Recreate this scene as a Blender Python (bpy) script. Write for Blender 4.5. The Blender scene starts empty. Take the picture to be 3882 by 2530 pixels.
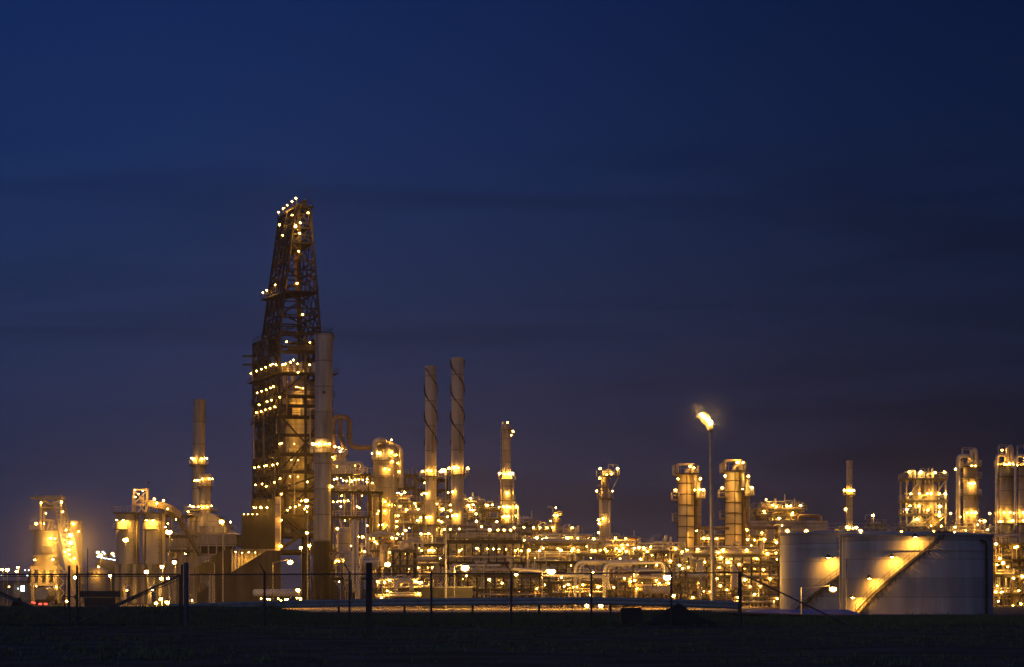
import bpy, math, random
from mathutils import Vector, Matrix
random.seed(7)
scene = bpy.context.scene
COL = scene.collection
PI = math.pi
# ---------------------------------------------------------------- camera model (photo pixels -> metres at a distance)
F, CX, HY, EYE = 8742.0, 1941.0, 2230.0, 1.6
GZ = -2.0                                   # level of the refinery plain below the roadside bank
def X(px, Y): return (px - CX) * Y / F
def Z(py, Y): return EYE + (HY - py) * Y / F
def S(n, Y): return n * Y / F
def P(px, py, Y): return Vector((X(px, Y), Y, Z(py, Y)))
def V(*a): return Vector(a)
def smooth(a, b, t):
    t = max(0.0, min(1.0, (t - a) / (b - a))); return t * t * (3 - 2 * t)
# ---------------------------------------------------------------- mesh collector
class MB:
    def __init__(s): s.v = []; s.f = []; s.sm = []; s.mi = []; s.m = 0
    def add(s, vs, fs, smooth=False):
        b = len(s.v); s.v.extend([tuple(p) for p in vs])
        for f in fs: s.f.append(tuple(b + i for i in f)); s.sm.append(smooth); s.mi.append(s.m)
    def box(s, c, d, rz=0.0):
        c = Vector(c); hx, hy, hz = d[0] / 2, d[1] / 2, d[2] / 2; cs, sn = math.cos(rz), math.sin(rz)
        vs = []
        for z in (-hz, hz):
            for x, y in ((-hx, -hy), (hx, -hy), (hx, hy), (-hx, hy)):
                vs.append((c.x + x * cs - y * sn, c.y + x * sn + y * cs, c.z + z))
        s.add(vs, [(0, 3, 2, 1), (4, 5, 6, 7), (0, 1, 5, 4), (1, 2, 6, 5), (2, 3, 7, 6), (3, 0, 4, 7)])
    def mm(s, a, b): s.box(((a[0] + b[0]) / 2, (a[1] + b[1]) / 2, (a[2] + b[2]) / 2), (abs(b[0] - a[0]), abs(b[1] - a[1]), abs(b[2] - a[2])))
    def beam(s, p, q, w, h=None):
        p, q = Vector(p), Vector(q); h = h or w; d = (q - p)
        if d.length < 1e-6: return
        d.normalize(); up = V(0, 0, 1) if abs(d.z) < .99 else V(0, 1, 0)
        a = d.cross(up).normalized() * w / 2; b = a.cross(d).normalized() * h / 2
        vs = [p - a - b, p + a - b, p + a + b, p - a + b, q - a - b, q + a - b, q + a + b, q - a + b]
        s.add(vs, [(0, 1, 2, 3), (7, 6, 5, 4), (0, 4, 5, 1), (1, 5, 6, 2), (2, 6, 7, 3), (3, 7, 4, 0)])
    def tube(s, p, q, r, n=8, r2=None): s.path([p, q], r, n, r2)
    def path(s, pts, r, n=8, r2=None):
        pts = [Vector(p) for p in pts]; k = len(pts); rings = []; u = None
        for i, p in enumerate(pts):
            d = (pts[min(i + 1, k - 1)] - pts[max(i - 1, 0)]).normalized()
            if u is None: u = d.orthogonal().normalized()
            u = (u - d * u.dot(d)); u = u.normalized() if u.length > 1e-6 else d.orthogonal().normalized()
            w = d.cross(u); rr = r if r2 is None else r + (r2 - r) * i / (k - 1)
            rings.append([p + (u * math.cos(2 * PI * j / n) + w * math.sin(2 * PI * j / n)) * rr for j in range(n)])
        vs = [q for g in rings for q in g]
        fs = [(i * n + j, i * n + (j + 1) % n, (i + 1) * n + (j + 1) % n, (i + 1) * n + j) for i in range(k - 1) for j in range(n)]
        s.add(vs, fs, n > 5)
        s.add(rings[0], [tuple(range(n - 1, -1, -1))]); s.add(rings[-1], [tuple(range(n))])
    def lathe(s, prof, c, n=24, cap=True):
        c = Vector(c); k = len(prof)
        vs = [(c.x + r * math.cos(2 * PI * j / n), c.y + r * math.sin(2 * PI * j / n), c.z + z) for r, z in prof for j in range(n)]
        fs = [(i * n + j, i * n + (j + 1) % n, (i + 1) * n + (j + 1) % n, (i + 1) * n + j) for i in range(k - 1) for j in range(n)]
        s.add(vs, fs, True)
        if cap:
            s.add(vs[:n], [tuple(range(n - 1, -1, -1))]); s.add(vs[-n:], [tuple(range(n))])
    def ball(s, c, r, nu=8, nv=5, sz=1.0):
        prof = [(max(1e-3, r * math.sin(PI * i / nv)), -r * sz * math.cos(PI * i / nv)) for i in range(nv + 1)]
        s.lathe(prof, c, nu, False)
    def ring(s, c, r0, r1, z0, z1, n=24, a0=0.0, a1=2 * PI):
        c = Vector(c); full = abs(a1 - a0 - 2 * PI) < 1e-3; m = n if full else n + 1; vs = []
        for i in range(m):
            a = a0 + (a1 - a0) * i / n; cs, sn = math.cos(a), math.sin(a)
            for r, z in ((r0, z0), (r1, z0), (r1, z1), (r0, z1)): vs.append((c.x + r * cs, c.y + r * sn, c.z + z))
        fs = []
        for i in range(n):
            a = i * 4; b = ((i + 1) % m) * 4
            for j in range(4): fs.append((a + j, b + j, b + (j + 1) % 4, a + (j + 1) % 4))
        s.add(vs, fs)
        if not full: s.add(vs[:4], [(3, 2, 1, 0)]); s.add(vs[-4:], [(0, 1, 2, 3)])
    def ring_rail(s, c, r, z, h=1.1, n=18, a0=0.0, a1=2 * PI, t=.06):
        c = Vector(c); pt = lambda i, zz: c + V(r * math.cos(a0 + (a1 - a0) * i / n), r * math.sin(a0 + (a1 - a0) * i / n), zz)
        for i in range(n):
            s.beam(pt(i, z), pt(i, z + h), t); s.beam(pt(i, z + h), pt(i + 1, z + h), t); s.beam(pt(i, z + h * .55), pt(i + 1, z + h * .55), t * .8)
    def rail(s, pts, h=1.1, t=.06, gap=2.0):
        for p, q in zip(pts[:-1], pts[1:]):
            p, q = Vector(p), Vector(q); n = max(1, int((q - p).length / gap)); up = V(0, 0, h)
            s.beam(p + up, q + up, t); s.beam(p + up * .55, q + up * .55, t * .8)
            for i in range(n + 1): a = p.lerp(q, i / n); s.beam(a, a + up, t)
    def ladder(s, p, z1, axis=V(1, 0, 0), w=.5, t=.06, cage=True):
        p = Vector(p); a = axis * w / 2; z = p.z
        for sg in (-1, 1): s.beam(p + a * sg, V(p.x, p.y, z1) + a * sg, t)
        while z < z1: s.beam(V(p.x, p.y, z) - a, V(p.x, p.y, z) + a, t * .7); z += .45
        if cage:
            z = p.z + 2.5
            while z < z1:
                b = V(p.x, p.y, z); c = V(0, -.7, 0); s.path([b - a * 1.5, b - a * 1.5 + c, b + a * 1.5 + c, b + a * 1.5], t * .5, 4); z += 1.5
    def prism(s, poly, y0, y1):
        n = len(poly); vs = [(x, y0, z) for x, z in poly] + [(x, y1, z) for x, z in poly]
        s.add(vs, [tuple(range(n)), tuple(range(2 * n - 1, n - 1, -1))] + [(i, i + n, (i + 1) % n + n, (i + 1) % n) for i in range(n)])
    def build(s, name, mats, parent=None, origin=None):
        if not isinstance(mats, (list, tuple)): mats = [mats]
        o0 = Vector(origin) if origin is not None else (wloc(parent) if parent else V(0, 0, 0))
        me = bpy.data.meshes.new(name)
        me.from_pydata([(a - o0.x, b - o0.y, c - o0.z) for a, b, c in s.v], [], s.f)
        me.polygons.foreach_set('use_smooth', s.sm); me.polygons.foreach_set('material_index', s.mi)
        for m in mats: me.materials.append(m)
        me.update()
        o = bpy.data.objects.new(name, me); COL.objects.link(o)
        if parent: o.parent = parent; o.location = o0 - wloc(parent)
        else: o.location = o0
        return o
def wloc(o):
    l = Vector(o.location)
    while o.parent: o = o.parent; l = l + Vector(o.location)
    return l
def arc(pts, R=1.0, k=5):
    """round the inner corners of a polyline"""
    pts = [Vector(p) for p in pts]; out = [pts[0]]
    for a, b, c in zip(pts[:-2], pts[1:-1], pts[2:]):
        r = min(R, (a - b).length * .49, (c - b).length * .49)
        p = b + (a - b).normalized() * r; q = b + (c - b).normalized() * r
        for i in range(k + 1):
            t = i / k; out.append(p * (1 - t) ** 2 + b * 2 * t * (1 - t) + q * t * t)
    out.append(pts[-1]); return out
# ---------------------------------------------------------------- tagging
def tag(o, label, cat, group=None, kind=None):
    o['label'] = label; o['category'] = cat
    if group: o['group'] = group
    if kind: o['kind'] = kind
    return o
def thing(name, label, cat, loc, group=None):
    o = bpy.data.objects.new(name, None); COL.objects.link(o); o.location = loc; o.empty_display_size = .5
    return tag(o, label, cat, group)
def structure(o): o['kind'] = 'structure'; return o
# ---------------------------------------------------------------- materials
def NT(name):
    m = bpy.data.materials.new(name); m.use_nodes = True; t = m.node_tree; t.nodes.clear(); return m, t
def link(t, a, b): t.links.new(a, b)
def mat(name, c1, c2=None, rough=.6, metal=0.0, scale=.6, streak=0.0, seam=None, bump=.0, spec=.5, seam_dark=.45):
    m, t = NT(name); N = t.nodes
    out = N.new('ShaderNodeOutputMaterial'); b = N.new('ShaderNodeBsdfPrincipled'); tc = N.new('ShaderNodeTexCoord')
    b.inputs['Roughness'].default_value = rough; b.inputs['Metallic'].default_value = metal; b.inputs['Specular IOR Level'].default_value = spec
    c2 = c2 or tuple(x * .72 for x in c1)
    mp = N.new('ShaderNodeMapping'); mp.inputs['Scale'].default_value = (1, 1, .12 if streak else 1)
    link(t, tc.outputs['Object'], mp.inputs[0])
    n = N.new('ShaderNodeTexNoise'); n.inputs['Scale'].default_value = scale; n.inputs['Detail'].default_value = 6; n.inputs['Roughness'].default_value = .62
    link(t, mp.outputs[0], n.inputs['Vector'])
    r = N.new('ShaderNodeValToRGB'); r.color_ramp.elements[0].position = .36; r.color_ramp.elements[1].position = .64
    r.color_ramp.elements[0].color = (*c2, 1); r.color_ramp.elements[1].color = (*c1, 1)
    link(t, n.outputs['Fac'], r.inputs[0]); col = r.outputs[0]
    if seam:
        sx = N.new('ShaderNodeSeparateXYZ'); link(t, tc.outputs['Object'], sx.inputs[0])
        d = N.new('ShaderNodeMath'); d.operation = 'DIVIDE'; d.inputs[1].default_value = seam; link(t, sx.outputs['Z'], d.inputs[0])
        fr = N.new('ShaderNodeMath'); fr.operation = 'FRACT'; link(t, d.outputs[0], fr.inputs[0])
        lt = N.new('ShaderNodeMath'); lt.operation = 'LESS_THAN'; lt.inputs[1].default_value = .055; link(t, fr.outputs[0], lt.inputs[0])
        mx = N.new('ShaderNodeMix'); mx.data_type = 'RGBA'; mx.blend_type = 'MULTIPLY'
        mul = N.new('ShaderNodeMath'); mul.operation = 'MULTIPLY'; mul.inputs[1].default_value = 1.0; link(t, lt.outputs[0], mul.inputs[0])
        link(t, mul.outputs[0], mx.inputs[0]); link(t, col, mx.inputs[6]); mx.inputs[7].default_value = (seam_dark, seam_dark, seam_dark, 1); col = mx.outputs[2]
        # every course of plates a slightly different tone
        fl = N.new('ShaderNodeMath'); fl.operation = 'FLOOR'; link(t, d.outputs[0], fl.inputs[0])
        wn = N.new('ShaderNodeTexWhiteNoise'); wn.noise_dimensions = '1D'; link(t, fl.outputs[0], wn.inputs['W'])
        mr = N.new('ShaderNodeMapRange'); mr.inputs[3].default_value = .78; mr.inputs[4].default_value = 1.08; link(t, wn.outputs['Value'], mr.inputs[0])
        m2 = N.new('ShaderNodeVectorMath'); m2.operation = 'SCALE'; link(t, col, m2.inputs[0]); link(t, mr.outputs[0], m2.inputs['Scale']); col = m2.outputs[0]
    link(t, col, b.inputs['Base Color'])
    if bump:
        bp = N.new('ShaderNodeBump'); bp.inputs['Strength'].default_value = bump; bp.inputs['Distance'].default_value = .15
        link(t, n.outputs['Fac'], bp.inputs['Height']); link(t, bp.outputs[0], b.inputs['Normal'])
    link(t, b.outputs[0], out.inputs[0]); return m
def glow(name, c, s):
    m, t = NT(name); N = t.nodes; out = N.new('ShaderNodeOutputMaterial'); e = N.new('ShaderNodeEmission')
    e.inputs[0].default_value = (*c, 1); e.inputs[1].default_value = s; link(t, e.outputs[0], out.inputs[0]); m.cycles.emission_sampling = 'FRONT'; return m
SOD = (1.0, .445, .045)
M = dict(
    steel=mat('structural_steel', (.20, .19, .18), (.11, .10, .09), .55, .3, 1.2),
    dark=mat('dark_steel', (.032, .028, .025), (.018, .016, .013), .6, .2, 1.0),
    galv=mat('galvanised_steel', (.42, .42, .42), (.28, .28, .27), .42, .5, 1.5),
    clad=mat('aluminium_cladding', (.62, .61, .60), (.42, .41, .40), .40, .35, .5, 1, 2.6),
    pipe=mat('pipe_cladding', (.60, .59, .57), (.40, .39, .38), .36, .4, .8),
    pipe_brown=mat('brown_pipe', (.27, .20, .14), (.17, .12, .08), .55, .1, .6),
    stack=mat('stack_steel', (.46, .46, .47), (.20, .20, .205), .45, .25, .55, 1, 6.0, 0, .5, .6),
    stackpale=mat('pale_stack_steel', (.62, .58, .53), (.34, .31, .28), .5, .1, .5, 1, 6.0, 0, .5, .6),
    shell=mat('coated_shell', (.56, .53, .48), (.27, .24, .205), .55, .05, .35, 1, 3.0),
    tower=mat('tower_panel', (.52, .48, .43), (.40, .36, .31), .6, .0, .3, 1, None),
    tank=mat('tank_paint', (.64, .61, .57), (.44, .40, .36), .42, .0, .45, 1, 2.4, 0, .5, .72),
    tank_roof=mat('tank_roof', (.5, .5, .5), None, .5),
    sooty=mat('coke_stained_concrete', (.105, .09, .072), (.035, .029, .024), .85, 0, .45, 1, None, .2),
    concrete=mat('concrete', (.34, .31, .27), (.22, .20, .17), .85, 0, .35, 1, None, .15),
    darkclad=mat('dark_sheeting', (.05, .045, .04), (.022, .019, .016), .6, .2, .8, 1),
    silo=mat('silo_concrete', (.50, .46, .40), (.30, .27, .23), .8, 0, .25, 1, None, .1),
    deck=mat('deck_grating', (.16, .15, .14), (.09, .085, .08), .6, .3, 1.5),
    rust=mat('rusted_steel', (.22, .13, .08), (.12, .07, .045), .8, .1, .9),
    wood=mat('weathered_wood', (.10, .08, .06), (.05, .04, .03), .85, 0, 3.0, 1, None, .2),
    fence=mat('fence_steel', (.10, .10, .11), (.06, .06, .06), .5, .5, 4.0),
    rail=mat('rail_zinc', (.42, .42, .42), (.28, .28, .28), .45, .15, 1.5),
    post=mat('painted_post', (.12, .14, .19), (.08, .09, .12), .55, .1, 2.0),
    rubber=mat('rubber', (.03, .03, .03), None, .8),
    white=mat('white_paint', (.72, .72, .70), (.58, .58, .56), .45, 0, .6),
    black=mat('dark_paint', (.05, .05, .055), (.03, .03, .03), .6),
    roof_sky=mat('sky_tinted_roof_sheet', (.13, .22, .60), (.09, .16, .48), .45, .1, .5),  # the sky's reflection is put into this blue
    dirt=mat('dirt', (.055, .045, .035), (.03, .025, .02), .95, 0, .9, 0, None, .6),
    sodium=glow('sodium_light', SOD, 800.0), flood=glow('flood_light', (1.0, .49, .08), 1100.0),
    pale=glow('pale_sodium_light', (1.0, .51, .085), 920.0), deep=glow('deep_sodium_light', (1.0, .39, .032), 700.0), weak=glow('weak_sodium_light', (1.0, .42, .045), 380.0),
    dim=glow('dim_sodium_light', (1.0, .50, .09), 110.0),
    coolw=glow('cool_white_light', (.75, .9, 1.0), 20.0), red=glow('red_light', (1.0, .03, .02), 14.0),
    flame=glow('gas_flame', (1.0, .58, .18), 600.0),
)
def glow_shell_mat(name, c, s, tr):
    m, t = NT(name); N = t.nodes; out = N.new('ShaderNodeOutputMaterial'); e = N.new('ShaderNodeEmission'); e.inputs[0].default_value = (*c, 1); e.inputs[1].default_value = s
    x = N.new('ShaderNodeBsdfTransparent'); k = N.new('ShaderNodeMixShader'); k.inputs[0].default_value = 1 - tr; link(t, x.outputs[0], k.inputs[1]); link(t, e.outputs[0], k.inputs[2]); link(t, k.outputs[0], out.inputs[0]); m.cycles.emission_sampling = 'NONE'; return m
M['bloom'] = glow_shell_mat('lamp_bloom_shell', (1.0, .42, .05), 1.5, .72); M['bloom_cool'] = glow_shell_mat('cool_bloom_shell', (.6, .8, 1.0), .8, .75)  # thin glowing shells added round the bulbs to imitate bloom
# ---------------------------------------------------------------- lamps (always children of what carries them)
LAMPS = {}
def lamp_mesh(r, drop, style):
    key = (round(r * .58, 3), round(drop * 2) / 2, style)
    if key in LAMPS: return LAMPS[key]
    b = MB(); r, d = key[0], key[1]
    b.m = 1; b.ball((0, 0, 0), r, 8, 5, .85)
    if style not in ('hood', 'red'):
        b.m = 2; b.ball((0, 0, -r * .1), r * 1.6, 10, 6, .9); b.ball((0, 0, -r * .2), r * 2.3, 10, 6, .9)  # added shells, a soft bloom round the bulb
    b.m = 0
    if style == 'hood': b.lathe([(r * 1.75, -r * .55), (r * 1.35, r * .5), (r * .6, r * 1.25), (r * .15, r * 1.5)], (0, 0, 0), 12, False)
    else: b.lathe([(r * 1.15, r * .80), (r * .5, r * 1.25), (r * .15, r * 1.5)], (0, 0, 0), 10)
    if d > 0: b.path([(0, r * .1, r * 1.45), (.1, r + .22, r * 1.3), (.1, r + .3, r * .6), (.1, r + .3, -d)], .06, 5)
    elif style != 'hood': b.path([(0, 0, r * 1.4), (0, r + .5, r * 1.5)], .05, 5)
    else: b.path([(0, 0, r * 1.45), (0, .9 + r, r * 1.6)], .05, 5)
    o = b.build('lamp_proto', [M['dark'], M[{'post': 'sodium', 'wall': 'sodium', 'hood': 'sodium', 'flood': 'flood', 'dim': 'dim', 'cool': 'coolw', 'red': 'red'}.get(style, style)], M['bloom_cool' if style == 'cool' else 'bloom']])
    me = o.data; me.name = 'lamp'; bpy.data.objects.remove(o); LAMPS[key] = me; return me
NLAMP = [0]; LR = random.Random(12)
def lamp(parent, p, r=.24, drop=0, style=None, name='lamp'):
    style = style or ('post' if drop else 'wall')
    if style in ('post', 'wall'): style = LR.choice(('sodium', 'sodium', 'pale', 'deep', 'deep', 'weak')); r *= LR.uniform(.85, 1.08)
    o = bpy.data.objects.new(name, lamp_mesh(r, drop, style)); COL.objects.link(o)
    o.parent = parent; o.location = Vector(p) - wloc(parent); NLAMP[0] += 1; return o
# ---------------------------------------------------------------- sky, air, camera
w = bpy.data.worlds.new("World"); scene.world = w; w.use_nodes = True
t = w.node_tree; N = t.nodes; N.clear()
out = N.new('ShaderNodeOutputWorld'); bg = N.new('ShaderNodeBackground'); link(t, bg.outputs[0], out.inputs[0])
tc = N.new('ShaderNodeTexCoord'); sx = N.new('ShaderNodeSeparateXYZ'); link(t, tc.outputs['Generated'], sx.inputs[0])
ramp = N.new('ShaderNodeValToRGB'); link(t, sx.outputs['Z'], ramp.inputs[0])
cr = ramp.color_ramp; cr.elements[0].position = 0.0; cr.elements[0].color = (.045, .037, .064, 1); cr.elements[1].position = 1.0; cr.elements[1].color = (.018, .042, .13, 1)
for p, c in ((.03, (.029, .031, .067)), (.075, (.0195, .0285, .079)), (.13, (.0125, .0285, .092)), (.185, (.0075, .0262, .108)), (.25, (.0048, .0200, .098)), (.45, (.010, .026, .10))):
    e = cr.elements.new(p); e.color = (*c, 1)
az = N.new('ShaderNodeMapRange'); az.interpolation_type = 'SMOOTHSTEP'; az.inputs[1].default_value = -.17; az.inputs[2].default_value = .24; az.inputs[3].default_value = 1.0; az.inputs[4].default_value = .43
link(t, sx.outputs['X'], az.inputs[0])
back = N.new('ShaderNodeMapRange'); back.inputs[1].default_value = .2; back.inputs[2].default_value = -.3; back.inputs[3].default_value = 0; back.inputs[4].default_value = 1
link(t, sx.outputs['Y'], back.inputs[0])
mxa = N.new('ShaderNodeMath'); mxa.operation = 'MAXIMUM'; link(t, az.outputs[0], mxa.inputs[0]); link(t, back.outputs[0], mxa.inputs[1])
# thin dark stratus bands
mp = N.new('ShaderNodeMapping'); mp.inputs['Scale'].default_value = (5, 5, 48); mp.inputs['Location'].default_value = (.9, .3, 1.45); link(t, tc.outputs['Generated'], mp.inputs[0])
ns = N.new('ShaderNodeTexNoise'); ns.inputs['Scale'].default_value = 1.0; ns.inputs['Detail'].default_value = 5; ns.inputs['Distortion'].default_value = .7; link(t, mp.outputs[0], ns.inputs['Vector'])
cl = N.new('ShaderNodeMapRange'); cl.inputs[1].default_value = .46; cl.inputs[2].default_value = .70; cl.inputs[3].default_value = 1.0; cl.inputs[4].default_value = .70; link(t, ns.outputs['Fac'], cl.inputs[0])
band = N.new('ShaderNodeMapRange'); band.interpolation_type = 'SMOOTHSTEP'; band.inputs[1].default_value = .20; band.inputs[2].default_value = .165; link(t, sx.outputs['Z'], band.inputs[0])
bx = N.new('ShaderNodeMapRange'); bx.interpolation_type = 'SMOOTHSTEP'; bx.inputs[1].default_value = -.2; bx.inputs[2].default_value = .06; bx.inputs[3].default_value = .75; link(t, sx.outputs['X'], bx.inputs[0]); bm = N.new('ShaderNodeMath'); bm.operation = 'MULTIPLY'; link(t, band.outputs[0], bm.inputs[0]); link(t, bx.outputs[0], bm.inputs[1])
mixc = N.new('ShaderNodeMix'); mixc.data_type = 'FLOAT'; link(t, bm.outputs[0], mixc.inputs[0]); mixc.inputs[2].default_value = 1.0; link(t, cl.outputs[0], mixc.inputs[3])
m1 = N.new('ShaderNodeMath'); m1.operation = 'MULTIPLY'; link(t, mxa.outputs[0], m1.inputs[0]); link(t, mixc.outputs[0], m1.inputs[1])
v1 = N.new('ShaderNodeVectorMath'); v1.operation = 'SCALE'; link(t, ramp.outputs[0], v1.inputs[0]); link(t, m1.outputs[0], v1.inputs['Scale'])
# last light of dusk low in the sky behind the photographer (the sun is below the horizon there)
sky = N.new('ShaderNodeTexSky'); sky.sky_type = 'NISHITA'; sky.sun_disc = False
sky.sun_elevation = math.radians(-3.0); sky.sun_rotation = math.radians(205)
gl = N.new('ShaderNodeVectorMath'); gl.operation = 'SCALE'; link(t, sky.outputs[0], gl.inputs[0])
gm = N.new('ShaderNodeMath'); gm.operation = 'MULTIPLY'; link(t, back.outputs[0], gm.inputs[0]); gm.inputs[1].default_value = .16; gx = N.new('ShaderNodeMapRange'); gx.inputs[1].default_value = -.5; gx.inputs[2].default_value = .6; gx.inputs[3].default_value = 1.25; gx.inputs[4].default_value = .25; link(t, sx.outputs['X'], gx.inputs[0]); gm2 = N.new('ShaderNodeMath'); gm2.operation = 'MULTIPLY'; link(t, gm.outputs[0], gm2.inputs[0]); link(t, gx.outputs[0], gm2.inputs[1]); link(t, gm2.outputs[0], gl.inputs['Scale'])
ad = N.new('ShaderNodeVectorMath'); ad.operation = 'ADD'; link(t, v1.outputs[0], ad.inputs[0]); link(t, gl.outputs[0], ad.inputs[1])
link(t, ad.outputs[0], bg.inputs[0]); bg.inputs[1].default_value = 1.0
sd = bpy.data.lights.new('dusk_glow', 'SUN'); sd.energy = .09; sd.angle = math.radians(40); sd.color = (.80, .86, 1.0)
so = bpy.data.objects.new('dusk_glow', sd); COL.objects.link(so); so.rotation_euler = (math.radians(76), 0, math.radians(-28))
cam = bpy.data.cameras.new('camera'); co = bpy.data.objects.new('camera', cam); COL.objects.link(co); scene.camera = co
cam.sensor_width = 36; cam.lens = 36 * F / 3882; cam.shift_y = (HY - 1265) / 3882; cam.clip_end = 20000; cam.clip_start = .1
co.location = (0, 0, EYE); co.rotation_euler = (PI / 2, 0, 0)
vs = scene.view_settings; vs.view_transform = 'Standard'; vs.look = 'None'; vs.exposure = 0; vs.gamma = 1
cy = scene.cycles; cy.use_denoising = True; cy.max_bounces = 5; cy.diffuse_bounces = 2; cy.glossy_bounces = 2; cy.volume_bounces = 0; cy.transparent_max_bounces = 12
cy.sample_clamp_indirect = 3.0; cy.use_light_tree = True; cy.pixel_filter_type = 'BLACKMAN_HARRIS'; cy.filter_width = 1.55; cy.caustics_reflective = False; cy.caustics_refractive = False
HAZE = True
if HAZE:
    b = MB(); b.mm((-420, -30, -9), (420, 1150, 150)); m, t = NT('haze'); out = t.nodes.new('ShaderNodeOutputMaterial'); pv = t.nodes.new('ShaderNodeVolumePrincipled')
    pv.inputs['Color'].default_value = (.92, .93, .95, 1); pv.inputs['Density'].default_value = .0001; pv.inputs['Anisotropy'].default_value = .8
    link(t, pv.outputs[0], out.inputs['Volume']); o = b.build('haze', m); o['kind'] = 'stuff'; o['label'] = 'thin evening haze over the whole refinery'; o['category'] = 'haze'
# ---------------------------------------------------------------- ground
def crest(x):
    px = x * F / 124 + CX
    return .48 - .38 * smooth(980, 1180, px) + .16 * smooth(2340, 2440, px) - .28 * smooth(2600, 2900, px)
def gz(x, y):
    n = .10 * math.sin(x * .23 + 1.3) * math.sin(x * .11 + y * .05) + .05 * math.sin(x * .9 + y * .31) * math.sin(y * .7 - x * .23)
    if y < 108: return n * .4
    c = crest(x * 124 / max(y, 60))
    if y < 126: return c * smooth(108, 124, y) + n * .5
    if y < 142: return c + n * .3
    return c + (GZ - c) * smooth(142, 168, y)
b = MB()
ys = [-40 + 8 * i for i in range(16)] + [88 + 1.5 * i for i in range(60)] + [185, 220, 300, 400, 600, 900, 1500, 3000, 7000]
xs = [-5000, -2000, -900, -400, -200, -120, -80] + [-60 + 2 * i for i in range(61)] + [80, 120, 200, 400, 900, 2000, 5000]
vs_ = [(x, y, gz(x, y)) for y in ys for x in xs]; n = len(xs)
b.add(vs_, [(j * n + i, j * n + i + 1, (j + 1) * n + i + 1, (j + 1) * n + i) for j in range(len(ys) - 1) for i in range(n - 1)], True)
m, t = NT('ground'); N = t.nodes; out = N.new('ShaderNodeOutputMaterial'); bs = N.new('ShaderNodeBsdfPrincipled'); bs.inputs['Roughness'].default_value = .95; bs.inputs['Specular IOR Level'].default_value = .2
tc = N.new('ShaderNodeTexCoord'); n1 = N.new('ShaderNodeTexNoise'); n1.inputs['Scale'].default_value = .35; n1.inputs['Detail'].default_value = 8; link(t, tc.outputs['Object'], n1.inputs['Vector'])
r1 = N.new('ShaderNodeValToRGB'); link(t, n1.outputs['Fac'], r1.inputs[0]); r1.color_ramp.elements[0].color = (.04, .043, .03, 1); r1.color_ramp.elements[1].color = (.11, .108, .08, 1); r1.color_ramp.elements[0].position = .35; r1.color_ramp.elements[1].position = .66
sx = N.new('ShaderNodeSeparateXYZ'); link(t, tc.outputs['Object'], sx.inputs[0])
g = N.new('ShaderNodeMapRange'); g.inputs[1].default_value = 168; g.inputs[2].default_value = 200; link(t, sx.outputs['Y'], g.inputs[0])
r2 = N.new('ShaderNodeValToRGB'); link(t, n1.outputs['Fac'], r2.inputs[0]); r2.color_ramp.elements[0].color = (.10, .09, .075, 1); r2.color_ramp.elements[1].color = (.2, .185, .16, 1)
mx = N.new('ShaderNodeMix'); mx.data_type = 'RGBA'; link(t, g.outputs[0], mx.inputs[0]); link(t, r1.outputs[0], mx.inputs[6]); link(t, r2.outputs[0], mx.inputs[7])
link(t, mx.outputs[2], bs.inputs['Base Color'])
bp = N.new('ShaderNodeBump'); bp.inputs['Strength'].default_value = .5; bp.inputs['Distance'].default_value = .3; n2 = N.new('ShaderNodeTexNoise'); n2.inputs['Scale'].default_value = 4; n2.inputs['Detail'].default_value = 6; link(t, tc.outputs['Object'], n2.inputs['Vector']); link(t, n2.outputs['Fac'], bp.inputs['Height']); link(t, bp.outputs[0], bs.inputs['Normal'])
link(t, bs.outputs[0], out.inputs[0]); structure(b.build('ground', m))
# ground strips: bank road and paled, lamplit gravel on the plain
def strip(name, f0, f1, x0, x1, dz, m, step=1.5):
    b = MB(); k = int((x1 - x0) / step); n = 9
    vs_ = []
    for i in range(k + 1):
        x = x0 + (x1 - x0) * i / k
        for j in range(n): y = f0(x) + (f1(x) - f0(x)) * j / (n - 1); vs_.append((x, y, gz(x, y) + dz))
    b.add(vs_, [(i * n + j, (i + 1) * n + j, (i + 1) * n + j + 1, i * n + j + 1) for i in range(k) for j in range(n - 1)], True)
    return structure(b.build(name, m))
apron = mat('lit_gravel_apron', (.60, .52, .37), (.38, .32, .21), .95, 0, .9, 0, None, .8, .1)  # gravel paled so its colour carries part of the lamplight
b = MB(); x0, x1 = X(1060, 300), X(2900, 400); b.add([(X(1060, 275), 275, GZ + .03), (X(2500, 275), 275, GZ + .03), (X(2960, 470), 470, GZ + .03), (X(700, 470), 470, GZ + .03)], [(0, 1, 2, 3)]); structure(b.build('lit_gravel_apron', apron))
wob = lambda x: .8 * math.sin(x * .7) + .6 * math.sin(x * 1.9 + 1)
strip('road', lambda x: 133.0, lambda x: 140.5, -300, 300, .03, mat('asphalt', (.06, .06, .062), (.04, .04, .042), .8, 0, 2.0), 6)
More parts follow.
